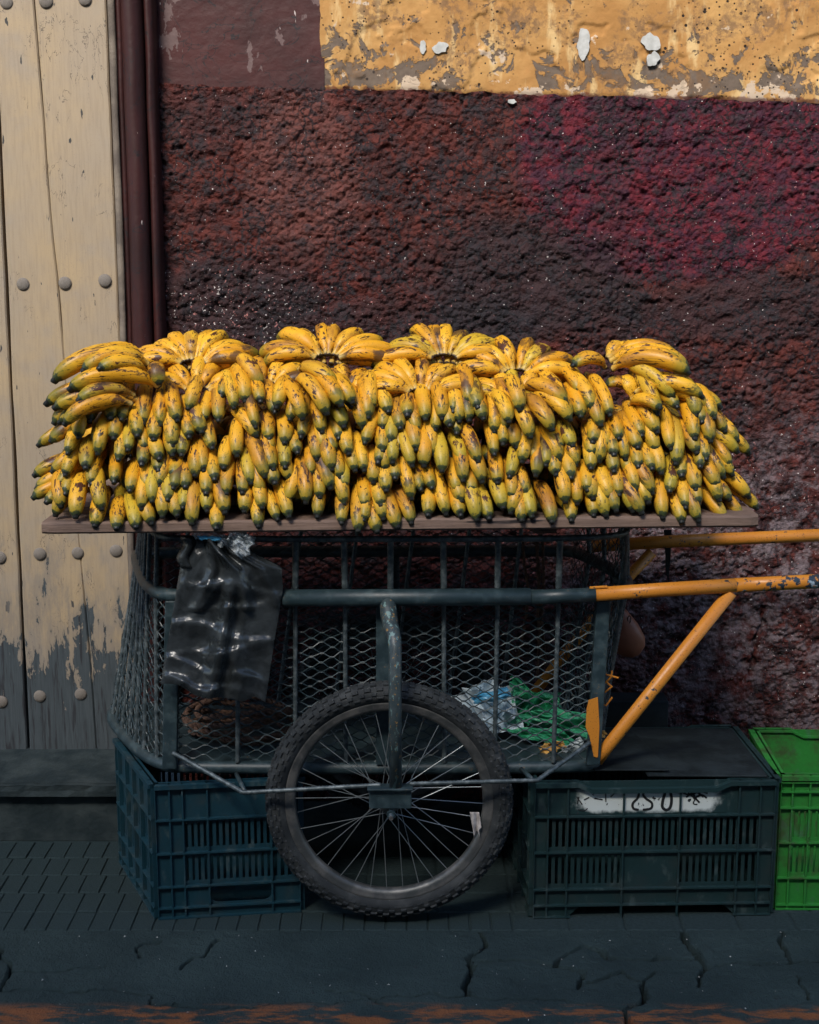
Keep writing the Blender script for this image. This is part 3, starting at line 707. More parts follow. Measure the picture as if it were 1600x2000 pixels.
    pipe('handle_strut', [P(1428, 1156, YF - .004), P(1185, 1460, YF + .02), P(1166, 1486, YF + .022)], .0170, M['orange'])
    pipe('handle_strut', [P(1274, 1078, YB), P(1210, 1145, YB - .01), P(1010, 1395, YB - .02)], .0165, M['orange'])
    # gusset with orange paint on the post foot
    b = MB(); gp = [(1146, 1385), (1150, 1368), (1168, 1362), (1171, 1420), (1168, 1480), (1160, 1478), (1152, 1440), (1144, 1420)]
    b.prism([P(x, y, 3.557) for x, y in gp], (0, .003, 0)); fixn(b.build('gusset', M['orange'], K))
    # scraps of torn mesh painted orange
    b = MB(); Y = 3.60
    for pl in ([(1172, 1292), (1172, 1335), (1171, 1372)], [(1172, 1312), (1186, 1318), (1208, 1324)], [(1172, 1340), (1184, 1332), (1194, 1322), (1196, 1310)], [(1184, 1332), (1196, 1342)],
               [(1171, 1355), (1182, 1352), (1196, 1340)], [(1171, 1372), (1184, 1378), (1196, 1362)], [(1173, 1300), (1182, 1306)]):
        b.tube([P(x, y, Y) for x, y in pl], .0024, 5)
    b.build('torn_mesh', M['orange'], K)
    b = MB(); b.tube([P(1152, 1148, YF - .035), P(1186, 1146, YF - .035)], .0035, 6); b.tube([P(1170, 1150, YF - .035), P(1170, 1156, YF - .03)], .003, 6); b.build('clip', M['orange'], K)
    b = MB(); b.tube([P(1214, 1134, 3.70), P(1216, 1134, 3.74)], .022, 10); b.build('rail_knuckle', M['steel'], K, True)
    # fork tube, stays and axle plate
    YT = 3.415
    pipe('fork_tube', [P(757, 1164, 3.535), P(759, 1196, 3.505), P(763, 1222, 3.475), P(769, 1242, 3.44), P(772, 1262, YT), P(772, 1400, YT), P(773, 1536, YT)], [.0215, .0215, .0205, .018, .0165, .0165, .0165], M['fork'])
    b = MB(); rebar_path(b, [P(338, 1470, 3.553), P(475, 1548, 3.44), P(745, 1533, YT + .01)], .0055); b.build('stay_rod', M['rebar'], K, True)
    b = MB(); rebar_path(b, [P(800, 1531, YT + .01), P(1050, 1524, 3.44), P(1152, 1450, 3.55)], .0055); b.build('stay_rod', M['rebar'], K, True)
    for q0, q1 in (((462, 1512), (478, 1545)), ((1018, 1502), (1040, 1522))):
        b = MB(); b.tube([P(*q0, 3.55), P(*q1, 3.45)], .006, 8); b.build('stay_link', M['steel'], K, True)
    b = MB(); b.box((P(721, 1545, YT).x, YT - .006, P(721, 1578, YT).z), (P(804, 1545, YT).x, YT + .004, P(721, 1541, YT).z)); b.box((P(721, 1545, YT).x - .004, YT - .018, P(721, 1541, YT).z + .0005), (P(804, 1545, YT).x + .004, YT + .022, P(721, 1536, YT).z)); b.build('axle_plate', M['steel'], K, bevel=.002)
    ax = P(765, 1563, 3.50)
    b = MB(); b.tube([(ax.x, YT - .03, ax.z), (ax.x, 4.25, ax.z)], .007, 10); b.build('axle', M['steel'], K, True)
    b = MB(); b.tube([(ax.x, YT - .016, ax.z), (ax.x, YT - .0065, ax.z)], .012, 6); b.build('axle_nut', M['steel'], K)
    b = MB(); b.tube([(ax.x, YT - .036, ax.z), (ax.x, YT - .0302, ax.z)], .0058, 10); b.build('axle_end', M['chrome'], K)
    # rear wheel hangers so that the far wheel is carried too
    b = MB(); b.tube([(ax.x, 4.245, ax.z), (ax.x, 4.245, .78), (ax.x, 4.13, .85)], .0165, 10); b.build('fork_tube', M['steel'], K, True)
    # wheels
    def wheel(cy, rot):
        W = bpy.data.objects.new('wheel', None); C.objects.link(W); W.parent = K; W.location = (ax.x - .006, cy, ax.z); W.rotation_euler = (0, rot, 0); W.scale = (.978, .978, .978)
        return W
    b = MB(); n = 128; R0, rt = .2985, .0285; prof = [(R0 + rt * math.cos(a) * .98, rt * math.sin(a) * .95) for a in np.linspace(-2.5, 2.5, 17)]
    for i in range(n):
        t = 2 * math.pi * i / n
        for (r_, y_) in prof: b.v.append((r_ * math.cos(t), y_, r_ * math.sin(t)))
    k = len(prof)
    for i in range(n):
        for j in range(k - 1): b.f.append((i * k + j, i * k + j + 1, ((i + 1) % n) * k + j + 1, ((i + 1) % n) * k + j))
    tyre = b.mesh('tyre', M['tyre'], True)
    b = MB(); rk = random.Random(3)
    for (psi, N_, w_, l_, hgt) in ((0, 60, .010, .017, .0055), (.45, 60, .009, .016, .005), (-.45, 60, .009, .016, .005), (.95, 60, .009, .017, .005), (-.95, 60, .009, .017, .005), (1.38, 60, .0065, .014, .0034), (-1.38, 60, .0065, .014, .0034), (1.75, 60, .004, .018, .002), (-1.75, 60, .004, .018, .002)):
        for i in range(N_):
            t = 2 * math.pi * (i + (.5 if abs(psi) in (.45, 1.38) else 0)) / N_
            er = Vector((math.cos(t), 0, math.sin(t))); et = Vector((-math.sin(t), 0, math.cos(t))); ey = Vector((0, 1, 0))
            nn = er * math.cos(psi) + ey * math.sin(psi); ss = ey * math.cos(psi) - er * math.sin(psi)
            c = er * R0 + nn * rt; cut = .8
            q = []
            for hh, s in ((-.002, 1.1), (hgt * .62, cut)):
                for (u, v) in ((-1, -1), (1, -1), (1, 1), (-1, 1)): q.append(c + nn * hh + et * (u * l_ / 2 * s) + ss * (v * w_ / 2 * s))
            b.add(q, [(4, 5, 6, 7), (0, 1, 5, 4), (1, 2, 6, 5), (2, 3, 7, 6), (3, 0, 4, 7)])
    tread = b.mesh('tread', M['tyre'])
    b = MB(); prof = [(.272, -.0135), (.274, -.010), (.258, -.0135), (.250, -.011), (.247, 0), (.250, .011), (.258, .0135), (.274, .010), (.272, .0135), (.276, .014), (.276, -.014)]
    prof = [(.277, -.0155), (.2745, -.0175), (.271, -.0160), (.262, -.0160), (.252, -.0125), (.248, 0), (.252, .0125), (.262, .0160), (.271, .0160), (.2745, .0175), (.277, .0155)]; k = len(prof)
    for i in range(n):
        t = 2 * math.pi * i / n
        for (r_, y_) in prof: b.v.append((r_ * math.cos(t), y_, r_ * math.sin(t)))
    for i in range(n):
        for j in range(k - 1): b.f.append((i * k + j, i * k + j + 1, ((i + 1) % n) * k + j + 1, ((i + 1) % n) * k + j))
    rim = b.mesh('rim', M['rim'], True)
    b = MB(); b.tube([(0, -.045, 0), (0, -.032, 0), (0, -.031, 0), (0, -.027, 0), (0, -.026, 0), (0, .026, 0), (0, .027, 0), (0, .031, 0), (0, .032, 0), (0, .045, 0)], [.010, .010, .026, .026, .014, .014, .026, .026, .010, .010], 20); hub = b.mesh('hub', M['rim'], True)
    b = MB(); b.tube([(0, 0, 0), (0, 0, 1)], 1, 6); spoke = b.mesh('spoke', M['spoke'])
    for cy, rot in ((3.50, .03), (4.195, .4)):
        W = wheel(cy, rot)
        for nm, me in (('tyre', tyre), ('rim', rim), ('hub', hub)): link_part(nm, me, W)
        link_part('tread', tread, W)['kind'] = 'stuff'
        for i in range(36):
            side = -1 if i % 2 == 0 else 1; j = i // 2; lead = 1 if j % 2 == 0 else -1
            tr_ = 2 * math.pi * i / 36; th = tr_ + lead * R(62)
            p0 = Vector((.023 * math.cos(th), side * .029, .023 * math.sin(th))); p1 = Vector((.251 * math.cos(tr_), side * .004, .251 * math.sin(tr_)))
            d = p1 - p0; o = link_part('spoke', spoke, W); o.location = p0; o.rotation_mode = 'QUATERNION'; o.rotation_quaternion = d.to_track_quat('Z', 'Y'); o.scale = (.00125, .00125, d.length)
    return K
build_cart()

# ------------------------------------------------------------------ board on the cart
def build_board():
    B = thing('display_board', 'weathered brown plank board laid across the top of the handcart', 'board', (0, 3.7, 1.06)); B.matrix_world = Matrix.Identity(4)
    xl, xr = P(80, 1035, 3.44).x, P(1482, 1030, 3.44).x
    z0l, z0r = P(80, 1045, 3.44).z, P(1480, 1031, 3.44).z
    for (y0, y1) in ((3.44, 3.638), (3.642, 3.86), (3.864, 4.10)):
        n = 90; vs = []; fs = []; prof = 8
        for i in range(n + 1):
            u = i / n; x = xl + (xr - xl) * u; z = z0l + (z0r - z0l) * u + .0015; e = float(fbm(np.array(u * 40), np.array(y0), 3) - .5) * .007
            th = .029 + float(fbm(np.array(u * 25), np.array(y0 * 2), 8) - .5) * .005; end = min(1, min(i, n - i) / 2 + .35); ins = (1 - end) * .012
            y0_ = y0 + e + ins
            vs += [(x, y0_ + .005, z), (x, y0_, z + .005), (x, y0_ + .001, z + th - .005), (x, y0_ + .005, z + th), (x, y1 - .005 - ins, z + th), (x, y1 - ins, z + th - .005), (x, y1 - ins, z + .005), (x, y1 - .005 - ins, z)]
        for i in range(n):
            for k in range(8): fs.append((i * 8 + k, i * 8 + (k + 1) % 8, (i + 1) * 8 + (k + 1) % 8, (i + 1) * 8 + k))
        fs.append(tuple(range(8))); fs.append(tuple(range(n * 8, n * 8 + 8))[::-1])
        b = MB(); b.add(vs, fs); fixn(b.build('plank', M['board'], B))
    for x in (-.5, .35):
        b = MB(); b.box((x - .03, 3.60, z0l - .028), (x + .03, 4.05, z0l - .001)); b.build('batten', M['board'], B)
build_board()

# ------------------------------------------------------------------ bananas
def banana_mesh(seed, arc=58, R0=.0205):
    rd = random.Random(seed); n = 22; k = 10; L = 1.0; A = R(arc) ; vs = []; uvs = []
    rad = L / A if A else 1
    # chord along +X from the neck (0) to the tip (1), bulging towards +Z
    def cen(t):
        a = -A / 2 + A * (t ** 1.08); r_ = .5 / math.sin(A / 2); return (.5 + r_ * math.sin(a), r_ * math.cos(a) - r_ * math.cos(A / 2), a)
    ts = [0, .015, .04, .08, .12, .17, .23, .30, .38, .46, .54, .62, .70, .77, .83, .88, .915, .94, .955, .965, .985, 1.0]
    prof = [.40, .40, .36, .36, .42, .56, .76, .90, .98, 1.0, 1.02, 1.02, 1.0, .96, .89, .79, .68, .55, .43, .38, .37, .30]
    ph = rd.uniform(0, 6.28)
    for t, pr in zip(ts, prof):
        x, z, a = cen(t); T = Vector((math.cos(a), 0, -math.sin(a))); U = Vector((math.sin(a), 0, math.cos(a))); V = Vector((0, 1, 0))
        for j in range(k):
            an = 2 * math.pi * j / k + ph
            rr = pr * (1 + .055 * math.cos(5 * (an - ph)) * min(1, pr)) * (1 + rd.uniform(-.012, .012))
            # thickness is kept in metres / nominal length so that the mesh is at true size
            vs.append((x, rr * math.cos(an), z, rr * math.sin(an), T, U, V))
            uvs.append((t, j / k))
    return ts, prof, cen, ph, k
BLEN = .172
def make_banana(seed, arc, rad):
    ts, prof, cen, ph, k = banana_mesh(seed, arc); rd = random.Random(seed * 13); b = MB(); uv = []
    for t, pr in zip(ts, prof):
        x, z, a = cen(t); U = Vector((math.sin(a), 0, math.cos(a))); V = Vector((0, 1, 0)); c = Vector((x, 0, z)) * BLEN
        for j in range(k):
            an = 2 * math.pi * j / k + ph
            rr = rad * pr * (1 + .05 * math.cos(5 * (an - ph)))
            b.v.append(tuple(c + (U * math.cos(an) + V * math.sin(an)) * rr)); uv.append((t, j / k))
    m = len(ts)
    for i in range(m - 1):
        for j in range(k): b.f.append((i * k + j, (i + 1) * k + j, (i + 1) * k + (j + 1) % k, i * k + (j + 1) % k))
    b.f.append(tuple(range(k))); b.f.append(tuple(range((m - 1) * k, m * k))[::-1])
    me = b.mesh('banana', M['banana'], True)
    l = me.uv_layers.new(name='UVMap')
    for lp in me.loops: l.data[lp.index].uv = uv[lp.vertex_index]
    return me
BAN = [make_banana(i, arc, rad) for i, (arc, rad) in enumerate(((52, .0198), (62, .0205), (70, .0200), (46, .0210), (58, .0192)))]
BANS = [make_banana(20 + i, arc, .0195) for i, arc in enumerate((78, 88, 70))]      # more strongly bent ones for the fans
nban = 0
def put_banana(hand, root, tip, convex, meshes=BAN, fat=1.0):
    global nban; nban += 1
    root, tip, convex = Vector(root), Vector(tip), Vector(convex); d = tip - root; L = d.length; X = d / L
    Zc = (convex - X * convex.dot(X)).normalized(); Yc = Zc.cross(X)
    f = fat * random.uniform(.93, 1.07)
    Mx = Matrix((X, Yc, Zc)).transposed().to_4x4() @ Matrix.Diagonal((L / BLEN, f, (f + L / BLEN) / 2, 1)); Mx.translation = root
    return link_part('banana', random.choice(meshes), hand, Mx)
def crown(hand, pts, r=.014):
    pts = [Vector(p) for p in pts]; b = MB()
    if len(pts) < 3: pts = [pts[0] - Vector((.01, 0, 0)), pts[0], pts[-1] + Vector((.01, 0, 0))]
    b.tube(pts, [r * random.uniform(.8, 1.1) for _ in pts], 8); b.build('crown', M['crown'], hand, True)
# fingertips of the piled hands, read off the photograph: (x, y, lean of the finger from straight down in degrees, positive to the right)
def zz(ox, oy, k, s):
    r = []
    for t in s.split():
        a = t.split(','); r.append((ox + float(a[0]) / k, oy + float(a[1]) / k, float(a[2])))
    return r
TIPS = zz(50, 640, 4, """500,745,5 660,725,15 750,735,0 920,768,0 1055,778,10 1190,742,20 535,892,10 690,882,5 875,862,20 1005,892,15 1170,852,35 1280,872,30 1380,832,30
 420,872,-5 565,1002,-20 725,1047,10 905,1087,15 800,972,10 935,967,20 1035,942,10 1150,942,10 1050,1042,50 1150,1012,45 1220,1012,-15 330,997,-25
 310,1167,-10 470,1112,10 520,1237,-10 690,1222,0 815,1292,5 940,1267,10 1040,1132,0 340,1227,-55 1150,1172,5 1150,1272,0 1250,1262,10 1325,1172,10
 310,1317,10 280,1412,30 1040,1252,10 910,1432,10 990,1372,15 1110,1362,-20 1230,1422,0 390,1492,0 540,1562,10 600,1432,0 710,1582,10 865,1572,25 990,1547,40 1070,1492,20 1190,1482,40 1300,1547,10 1490,1582,5
 1270,647,35 1390,742,10 1510,742,15 1465,957,0 1395,1132,-5 1550,1112,10 1480,1202,15 1410,1312,5 1570,1312,10 1420,1447,0 1560,1462,10
 90,930,-75 190,900,-68 215,760,-60 270,780,-50 60,1165,-76 110,1130,-66 200,1140,-58 75,1270,-76 250,1260,-48 50,1340,-76 60,1370,-70 330,740,-48 230,1480,-30""")
TIPS += zz(420, 620, 4, """365,547,30 240,672,20 360,672,15 475,757,0 470,815,15 585,812,5 150,722,25 225,732,30 365,737,35 30,817,10 45,632,0
 690,802,2 860,767,20 985,697,38 1065,712,42 1090,682,45 320,872,10 430,962,10 545,997,0 670,952,0 840,912,20 330,942,62 980,762,30 1160,882,40 1010,872,55
 175,1097,15 435,1072,20 650,1072,10 845,1047,25 925,1072,20 970,962,20 1050,1082,-15 1170,997,-30 1170,1212,0 330,1142,20 460,1207,20 550,1187,0 800,1127,30 915,1207,30 1075,1122,48 1270,1152,-15 1100,1212,-10
 285,1312,20 395,1262,40 590,1282,15 750,1242,15 985,1267,20 1010,1347,-10 1240,1307,20 215,1387,10 365,1392,20 475,1312,30 670,1372,10 820,1422,20 910,1352,30
 230,1532,10 370,1502,15 560,1452,-10 710,1462,30 870,1452,10 1010,1472,20 1170,1492,10 1300,1482,10 340,1647,10 495,1592,45 580,1572,20 800,1572,0 990,1622,15 1120,1682,10 1270,1687,10 1430,1652,15
 1220,732,-15 1360,752,5 1310,882,0 1410,1272,10 1310,1060,5 1370,985,0 1290,1000,-5 1330,1210,5 1200,800,0 1390,1150,8 1340,1370,5""")
TIPS += zz(780, 620, 4, """65,782,5 205,812,10 340,807,15 420,752,10 545,687,5 550,822,10 665,807,10 885,822,25 945,732,35 1020,947,5 1190,892,25 1300,682,52 1335,802,52 1415,602,42 1510,732,40 1560,692,10
 10,882,5 135,917,5 280,897,20 380,842,20 450,922,10 745,912,10 690,947,40 850,897,20 405,967,50 10,1047,10 135,1052,10 265,1087,10 810,1007,30 920,1032,20 970,1002,20 1050,982,0 1260,1037,5 1360,1017,5 1510,992,10 1420,792,25
 105,1177,20 195,1177,10 335,1217,20 390,1182,10 495,1167,20 620,1142,30 660,1142,10 745,1087,30 880,1082,30 1050,1137,5 1145,1172,0 1250,1132,20 1385,1172,20 1505,1092,30 1560,1142,20
 175,1362,5 260,1347,5 455,1372,30 500,1292,10 650,1302,20 770,1307,25 860,1262,15 1000,1182,20 1065,1252,10 1230,1247,-10 1345,1272,15 1400,1197,10 1475,1367,5 1500,1197,10
 100,1432,20 420,1422,58 490,1452,30 565,1377,5 880,1422,20 995,1397,20 1300,1457,35 1390,1472,25 1520,1432,10 95,1622,30 225,1562,20 370,1552,30 485,1562,20 605,1597,15 705,1587,20 815,1502,35 870,1542,-40 1040,1572,5 1195,1612,5 1345,1602,15 1520,1562,25""")
TIPS += zz(700, 600, 2, """985,430,10 1110,510,25 1020,520,20 1170,497,30 1170,427,30 1320,432,20 1250,397,55 1235,362,62 1420,397,70 1345,457,10 1390,442,15
 1315,522,15 1225,562,25 1325,577,42 1375,532,20 1435,492,35 1485,527,42 1095,557,10 1165,572,10 1360,602,30 1485,572,58 1530,577,60
 1045,602,10 1095,632,5 1185,657,5 1265,667,0 1335,632,-10 1060,657,-10 1135,682,5 1215,727,5 1320,722,20 1400,707,35 1430,672,42 1455,627,40 1465,662,42
 1020,742,10 1135,772,10 1200,747,20 1280,792,10 1330,777,10 1410,762,25 1455,757,30 1530,747,55 1010,802,20 1110,812,40 1265,847,30 1330,842,20 1435,837,35 1500,827,50 1530,812,52 1560,792,52
 950,470,10 935,395,15 962,560,15 945,615,15 910,590,20 1000,650,20 960,722,15 905,700,15 985,762,20 940,770,15 1045,765,10 1075,805,20 1150,735,15 1085,720,10 1150,640,10 970,822,20 1060,835,10 1190,830,20 930,520,10 1000,585,10 1240,620,15 1385,580,30 428,445,15 470,400,12 600,470,10 560,720,15 415,500,10 425,470,10 395,455,5 620,580,10 640,612,5 605,548,5 655,560,10 360,470,5 100,835,5 20,840,0 290,838,10 520,840,12 640,840,8 865,838,15""")
# drop near-duplicates where two readings overlap
U = []
for t in TIPS:
    if all(math.hypot(t[0] - q[0], t[1] - q[1]) > 17 for q in U): U.append(t)
TIPS = U
BOARD_TOP = P(780, 1045, 3.44).z + .031
def tip_depth(x, y):
    d = 3.425 + max(0, 1035 - y) / 250 * .115
    if y < 800: d += (800 - y) / 100 * .07
    if x < 140: d += (140 - x) / 100 * .16
    if x > 1380: d += (x - 1380) / 100 * .12
    return d
def finger_of(t):
    x, y, a = t; Y = tip_depth(x, y) + random.uniform(-.008, .008); T = P(x, y, Y)
    e = R(26 + min(30, abs(a)) * .45 + random.uniform(-12, 13)); L = BLEN * random.uniform(.82, 1.10); ph = R(a + random.uniform(-9, 9))
    if abs(a) > 55: e = R(62); L *= 1.05
    v = Vector((-math.sin(ph) * math.sin(e), math.cos(e), math.cos(ph) * math.sin(e)))
    rt = T + v * L; cv = Vector((random.uniform(-.4, .4) + .3 * math.sin(ph), -math.sin(e), math.cos(e) + .25))
    if abs(a) > 55: cv = Vector((0, -.5, 1))
    return T, rt, cv
# cluster the fingers into hands of five to ten
pts = np.array([(t[0], t[1] * 1.7) for t in TIPS]); KH = 44; rs = np.random.RandomState(4)
cen = pts[rs.choice(len(pts), KH, False)]
for _ in range(30):
    lab = np.argmin(((pts[:, None] - cen[None]) ** 2).sum(-1), 1)
    for k in range(KH):
        if (lab == k).any(): cen[k] = pts[lab == k].mean(0)
for k in range(KH):
    idx = [i for i in range(len(TIPS)) if lab[i] == k]
    if not idx: continue
    F = [finger_of(TIPS[i]) for i in idx]; cx = sum((f[1] for f in F), Vector()) / len(F)
    mx, my = cen[k][0], cen[k][1] / 1.7
    if mx < 150: lbl, grp = 'hand of bananas at the door end of the pile, tips pointing towards the door', 'bananas hanging off the door end'
    elif mx > 1340: lbl, grp = 'hand of bananas at the handle end of the pile, tips pointing to the handles', 'bananas at the handle end'
    elif my > 985: lbl, grp = 'hand of bananas in the bottom row, tips drooping over the board edge', 'bananas in the bottom row'
    elif my < 810: lbl, grp = 'hand of bananas along the upper front edge of the pile, tips pointing down', 'bananas along the upper front edge'
    else:
        zone = next(n_ for x_, n_ in ((330, 'beside the door jamb'), (570, 'above the black bag'), (790, 'above the left half of the wheel'), (990, 'above the far half of the wheel'), (9999, 'above the green bag and handle sockets')) if mx < x_).replace('left half', 'black bag side')
        row = 'upper middle' if my < 880 else 'lower middle'
        lbl, grp = 'spotted banana hand in the %s rows, %s' % (row, zone), 'bananas in the middle rows'
    hand = thing('banana_hand', lbl, 'bananas', cx, grp); hand.matrix_world = Matrix.Translation(cx); bpy.context.view_layer.update()
    rts = []
    for T, rt, cv in F:
        r2 = rt + Vector(((cx.x - rt.x) * .38, (cx.y - rt.y) * .6, (cx.z - rt.z) * .25)); rts.append(r2)
        o = put_banana(hand, r2, T, cv, fat=random.uniform(.90, 1.03))
    rts.sort(key=lambda q: q.x); crown(hand, rts if len(rts) > 1 else [rts[0], rts[0] + Vector((.01, 0, 0))], .010)
# hands with their crowns to the street, fingers fanned behind
def fan(px, py, Y, a0, a1, n, L, tilt, label, rx=.030, roll=0, lower=0, lift=.0, Ls=None):
    c = P(px, py, Y); hand = thing('banana_hand', label, 'bananas', c, 'crown-forward hands on top of the pile'); hand.matrix_world = Matrix.Translation(c); bpy.context.view_layer.update()
    tl = R(tilt); up = Vector((0, -math.sin(tl), math.cos(tl))); bk = Vector((0, math.cos(tl), math.sin(tl))); rt = Vector((1, 0, 0)); cr = []
    for i in range(n):
        u = i / (n - 1); a = R(a0 + (a1 - a0) * u + random.uniform(-5, 5)); d = rt * math.sin(a) + bk * math.cos(a)
        root = c + rt * (rx * math.sin(a)) + bk * (rx * .5 * (math.cos(a) - .5)); Li = L * random.uniform(.86, 1.08) * (Ls[i] if Ls else 1)
        tip = root + d * Li - up * (.012 + .02 * abs(math.sin(a)))
        cr.append(root); put_banana(hand, root, tip, up + d * .05, BANS, 1.03)
    for i in range(lower):
        u = i / max(1, lower - 1); a = R(a0 + 6 + (a1 - a0 - 12) * u); d = rt * math.sin(a) + bk * math.cos(a)
        root = c + rt * (rx * math.sin(a)) - up * .022; put_banana(hand, root, root + d * L * .95 - up * .05, up, BANS, .98)
    cr = [q - bk * .008 - up * .006 for q in cr]; crown(hand, cr, .0155)
fan(378, 708, 3.66, -84, 80, 10, .148, 27, 'hand of bananas fanned out on top, crown forward, before the door jamb', lower=6)
fan(640, 697, 3.68, -86, 84, 10, .156, 27, 'widest fanned hand of bananas on top of the pile, pale clean skins', lower=6)
fan(868, 697, 3.68, -86, 80, 10, .148, 28, 'highest fanned hand of bananas, above a second crown-forward hand', lower=6)
fan(1008, 727, 3.65, -84, 82, 8, .138, 34, 'fanned hand of bananas with a ragged dark crown, four upright fingers', lower=5)
fan(822, 765, 3.585, -82, 80, 9, .136, 33, 'crown-forward hand of bananas tucked under the highest fanned hand', lower=4)
fan(1005, 775, 3.60, -75, 75, 7, .130, 30, 'hand of bananas squeezed under the hand with the ragged crown', lower=2)
fan(668, 770, 3.60, 0, 82, 5, .115, 30, 'small hand of bananas beneath the widest fanned hand')
fan(385, 762, 3.60, -60, 75, 6, .125, 30, 'hand of bananas beneath the fanned hand at the door jamb')
fan(520, 752, 3.62, -70, 70, 6, .135, 22, 'pale hand of bananas lying between the two fanned hands')
# hands laid on their sides: root and tip of each finger
def laid(label, rows, up=(0, -.25, 1)):
    pts_ = [(P(a[0], a[1], a[2]), P(a[3], a[4], a[5]), a[6] if len(a) > 6 else up) for a in rows]; c = sum((p[0] for p in pts_), Vector()) / len(pts_)
    hand = thing('banana_hand', label, 'bananas', c, 'hands laid sideways on the pile'); hand.matrix_world = Matrix.Translation(c); bpy.context.view_layer.update()
    for r_, t_, u_ in pts_: put_banana(hand, r_, t_, u_, BANS, 1.05)
    crown(hand, [p[0] for p in pts_], .011)
laid('big streaked hand of bananas on its side at the door end, tips towards the door',
     [(292, 702, 3.66, 104, 748, 3.56), (296, 706, 3.70, 150, 722, 3.66), (290, 712, 3.62, 160, 728, 3.52), (288, 730, 3.59, 190, 722, 3.50), (312, 756, 3.57, 134, 764, 3.50), (300, 715, 3.60, 312, 752, 3.54), (285, 695, 3.72, 175, 705, 3.72)])
laid('hand of bananas under the big streaked one, tips towards the door',
     [(270, 775, 3.60, 88, 792, 3.55), (275, 785, 3.57, 104, 800, 3.50), (262, 772, 3.56, 150, 785, 3.48), (258, 790, 3.54, 125, 832, 3.47), (262, 800, 3.56, 115, 828, 3.52), (266, 770, 3.64, 120, 780, 3.62)])
laid('hand of bananas laid sideways on top, tips towards the orange handles',
     [(1195, 722, 3.64, 1348, 732, 3.56), (1200, 712, 3.68, 1330, 708, 3.62), (1192, 706, 3.70, 1345, 722, 3.66), (1188, 700, 3.72, 1325, 700, 3.70), (1186, 698, 3.76, 1262, 690, 3.80), (1182, 718, 3.66, 1116, 716, 3.60, (0, -.2, .6)), (1186, 700, 3.74, 1215, 682, 3.80)])
laid('hand of bananas under the sideways one at the handle end',
     [(1240, 768, 3.60, 1374, 778, 3.55), (1250, 775, 3.62, 1384, 800, 3.56), (1230, 790, 3.58, 1292, 800, 3.50), (1235, 760, 3.66, 1340, 762, 3.66), (1238, 775, 3.64, 1180, 752, 3.62), (1236, 782, 3.60, 1212, 744, 3.66)])
laid('smooth pale hand of long bananas draped over the front below the widest fan',
     [(552, 752, 3.62, 592, 822, 3.49), (580, 742, 3.62, 640, 812, 3.49), (608, 736, 3.62, 668, 796, 3.49), (585, 722, 3.64, 656, 756, 3.53), (640, 742, 3.62, 690, 790, 3.51), (560, 748, 3.66, 540, 800, 3.52)], (.15, -.6, .8))
laid('brightest yellow hand draped over the front below the ragged crown',
     [(985, 775, 3.60, 1037, 858, 3.47), (1010, 780, 3.60, 1080, 843, 3.48), (1020, 762, 3.62, 1108, 792, 3.52), (1035, 770, 3.60, 1116, 824, 3.50), (960, 770, 3.60, 995, 828, 3.48), (985, 745, 3.62, 1016, 805, 3.49)], (.2, -.6, .8))
# the back of the heap
def back_row(z, y, n, x0, x1, nf):
    for i in range(n):
        c = Vector((x0 + (x1 - x0) * (i + .5) / n, y, z)); hand = thing('banana_hand', 'hand of bananas in the back of the pile, tips towards the wall', 'bananas', c, 'bananas at the back of the pile')
        hand.matrix_world = Matrix.Translation(c); bpy.context.view_layer.update(); cr = []
        for j in range(nf):
            a = R(-38 + 76 * j / (nf - 1)); root = c + Vector((.04 * math.sin(a) * 2, 0, 0)); cr.append(root)
            put_banana(hand, root, root + Vector((math.sin(a) * .16, math.cos(a) * .15, -.04)), (0, .3, 1))
        crown(hand, cr, .01)
for r_, (z, n) in enumerate(((1.145, 9), (1.20, 9), (1.26, 8), (1.32, 8))): back_row(z, 3.80 - .02 * r_, n, -.92 + .03 * r_, .80 - .04 * r_, 7)
def inner_row(z, y, n, x0, x1, nf):
    for i in range(n):
        c = Vector((x0 + (x1 - x0) * (i + .5) / n, y, z)); hand = thing('banana_hand', 'hand of bananas deep in the pile, seen only through gaps between the front fingers', 'bananas', c, 'bananas inside the pile')
        hand.matrix_world = Matrix.Translation(c); bpy.context.view_layer.update(); cr = []
        for j in range(nf):
            a = R(-32 + 64 * j / (nf - 1) + random.uniform(-5, 5)); root = c + Vector((.075 * math.sin(a) * 2, 0, random.uniform(-.008, .008))); cr.append(root)
            put_banana(hand, root, root + Vector((math.sin(a) * .12, -math.cos(a) * .16, random.uniform(-.03, -.005))), (random.uniform(-.3, .3), -.2, 1))
        crown(hand, cr, .01)
for r_, (z, n) in enumerate(((1.122, 9), (1.175, 9), (1.235, 8), (1.295, 8))): inner_row(z, 3.68 + .03 * r_, n, -.87 + .02 * r_, .76 - .03 * r_, 6)
print('bananas', nban, 'tips', len(TIPS))

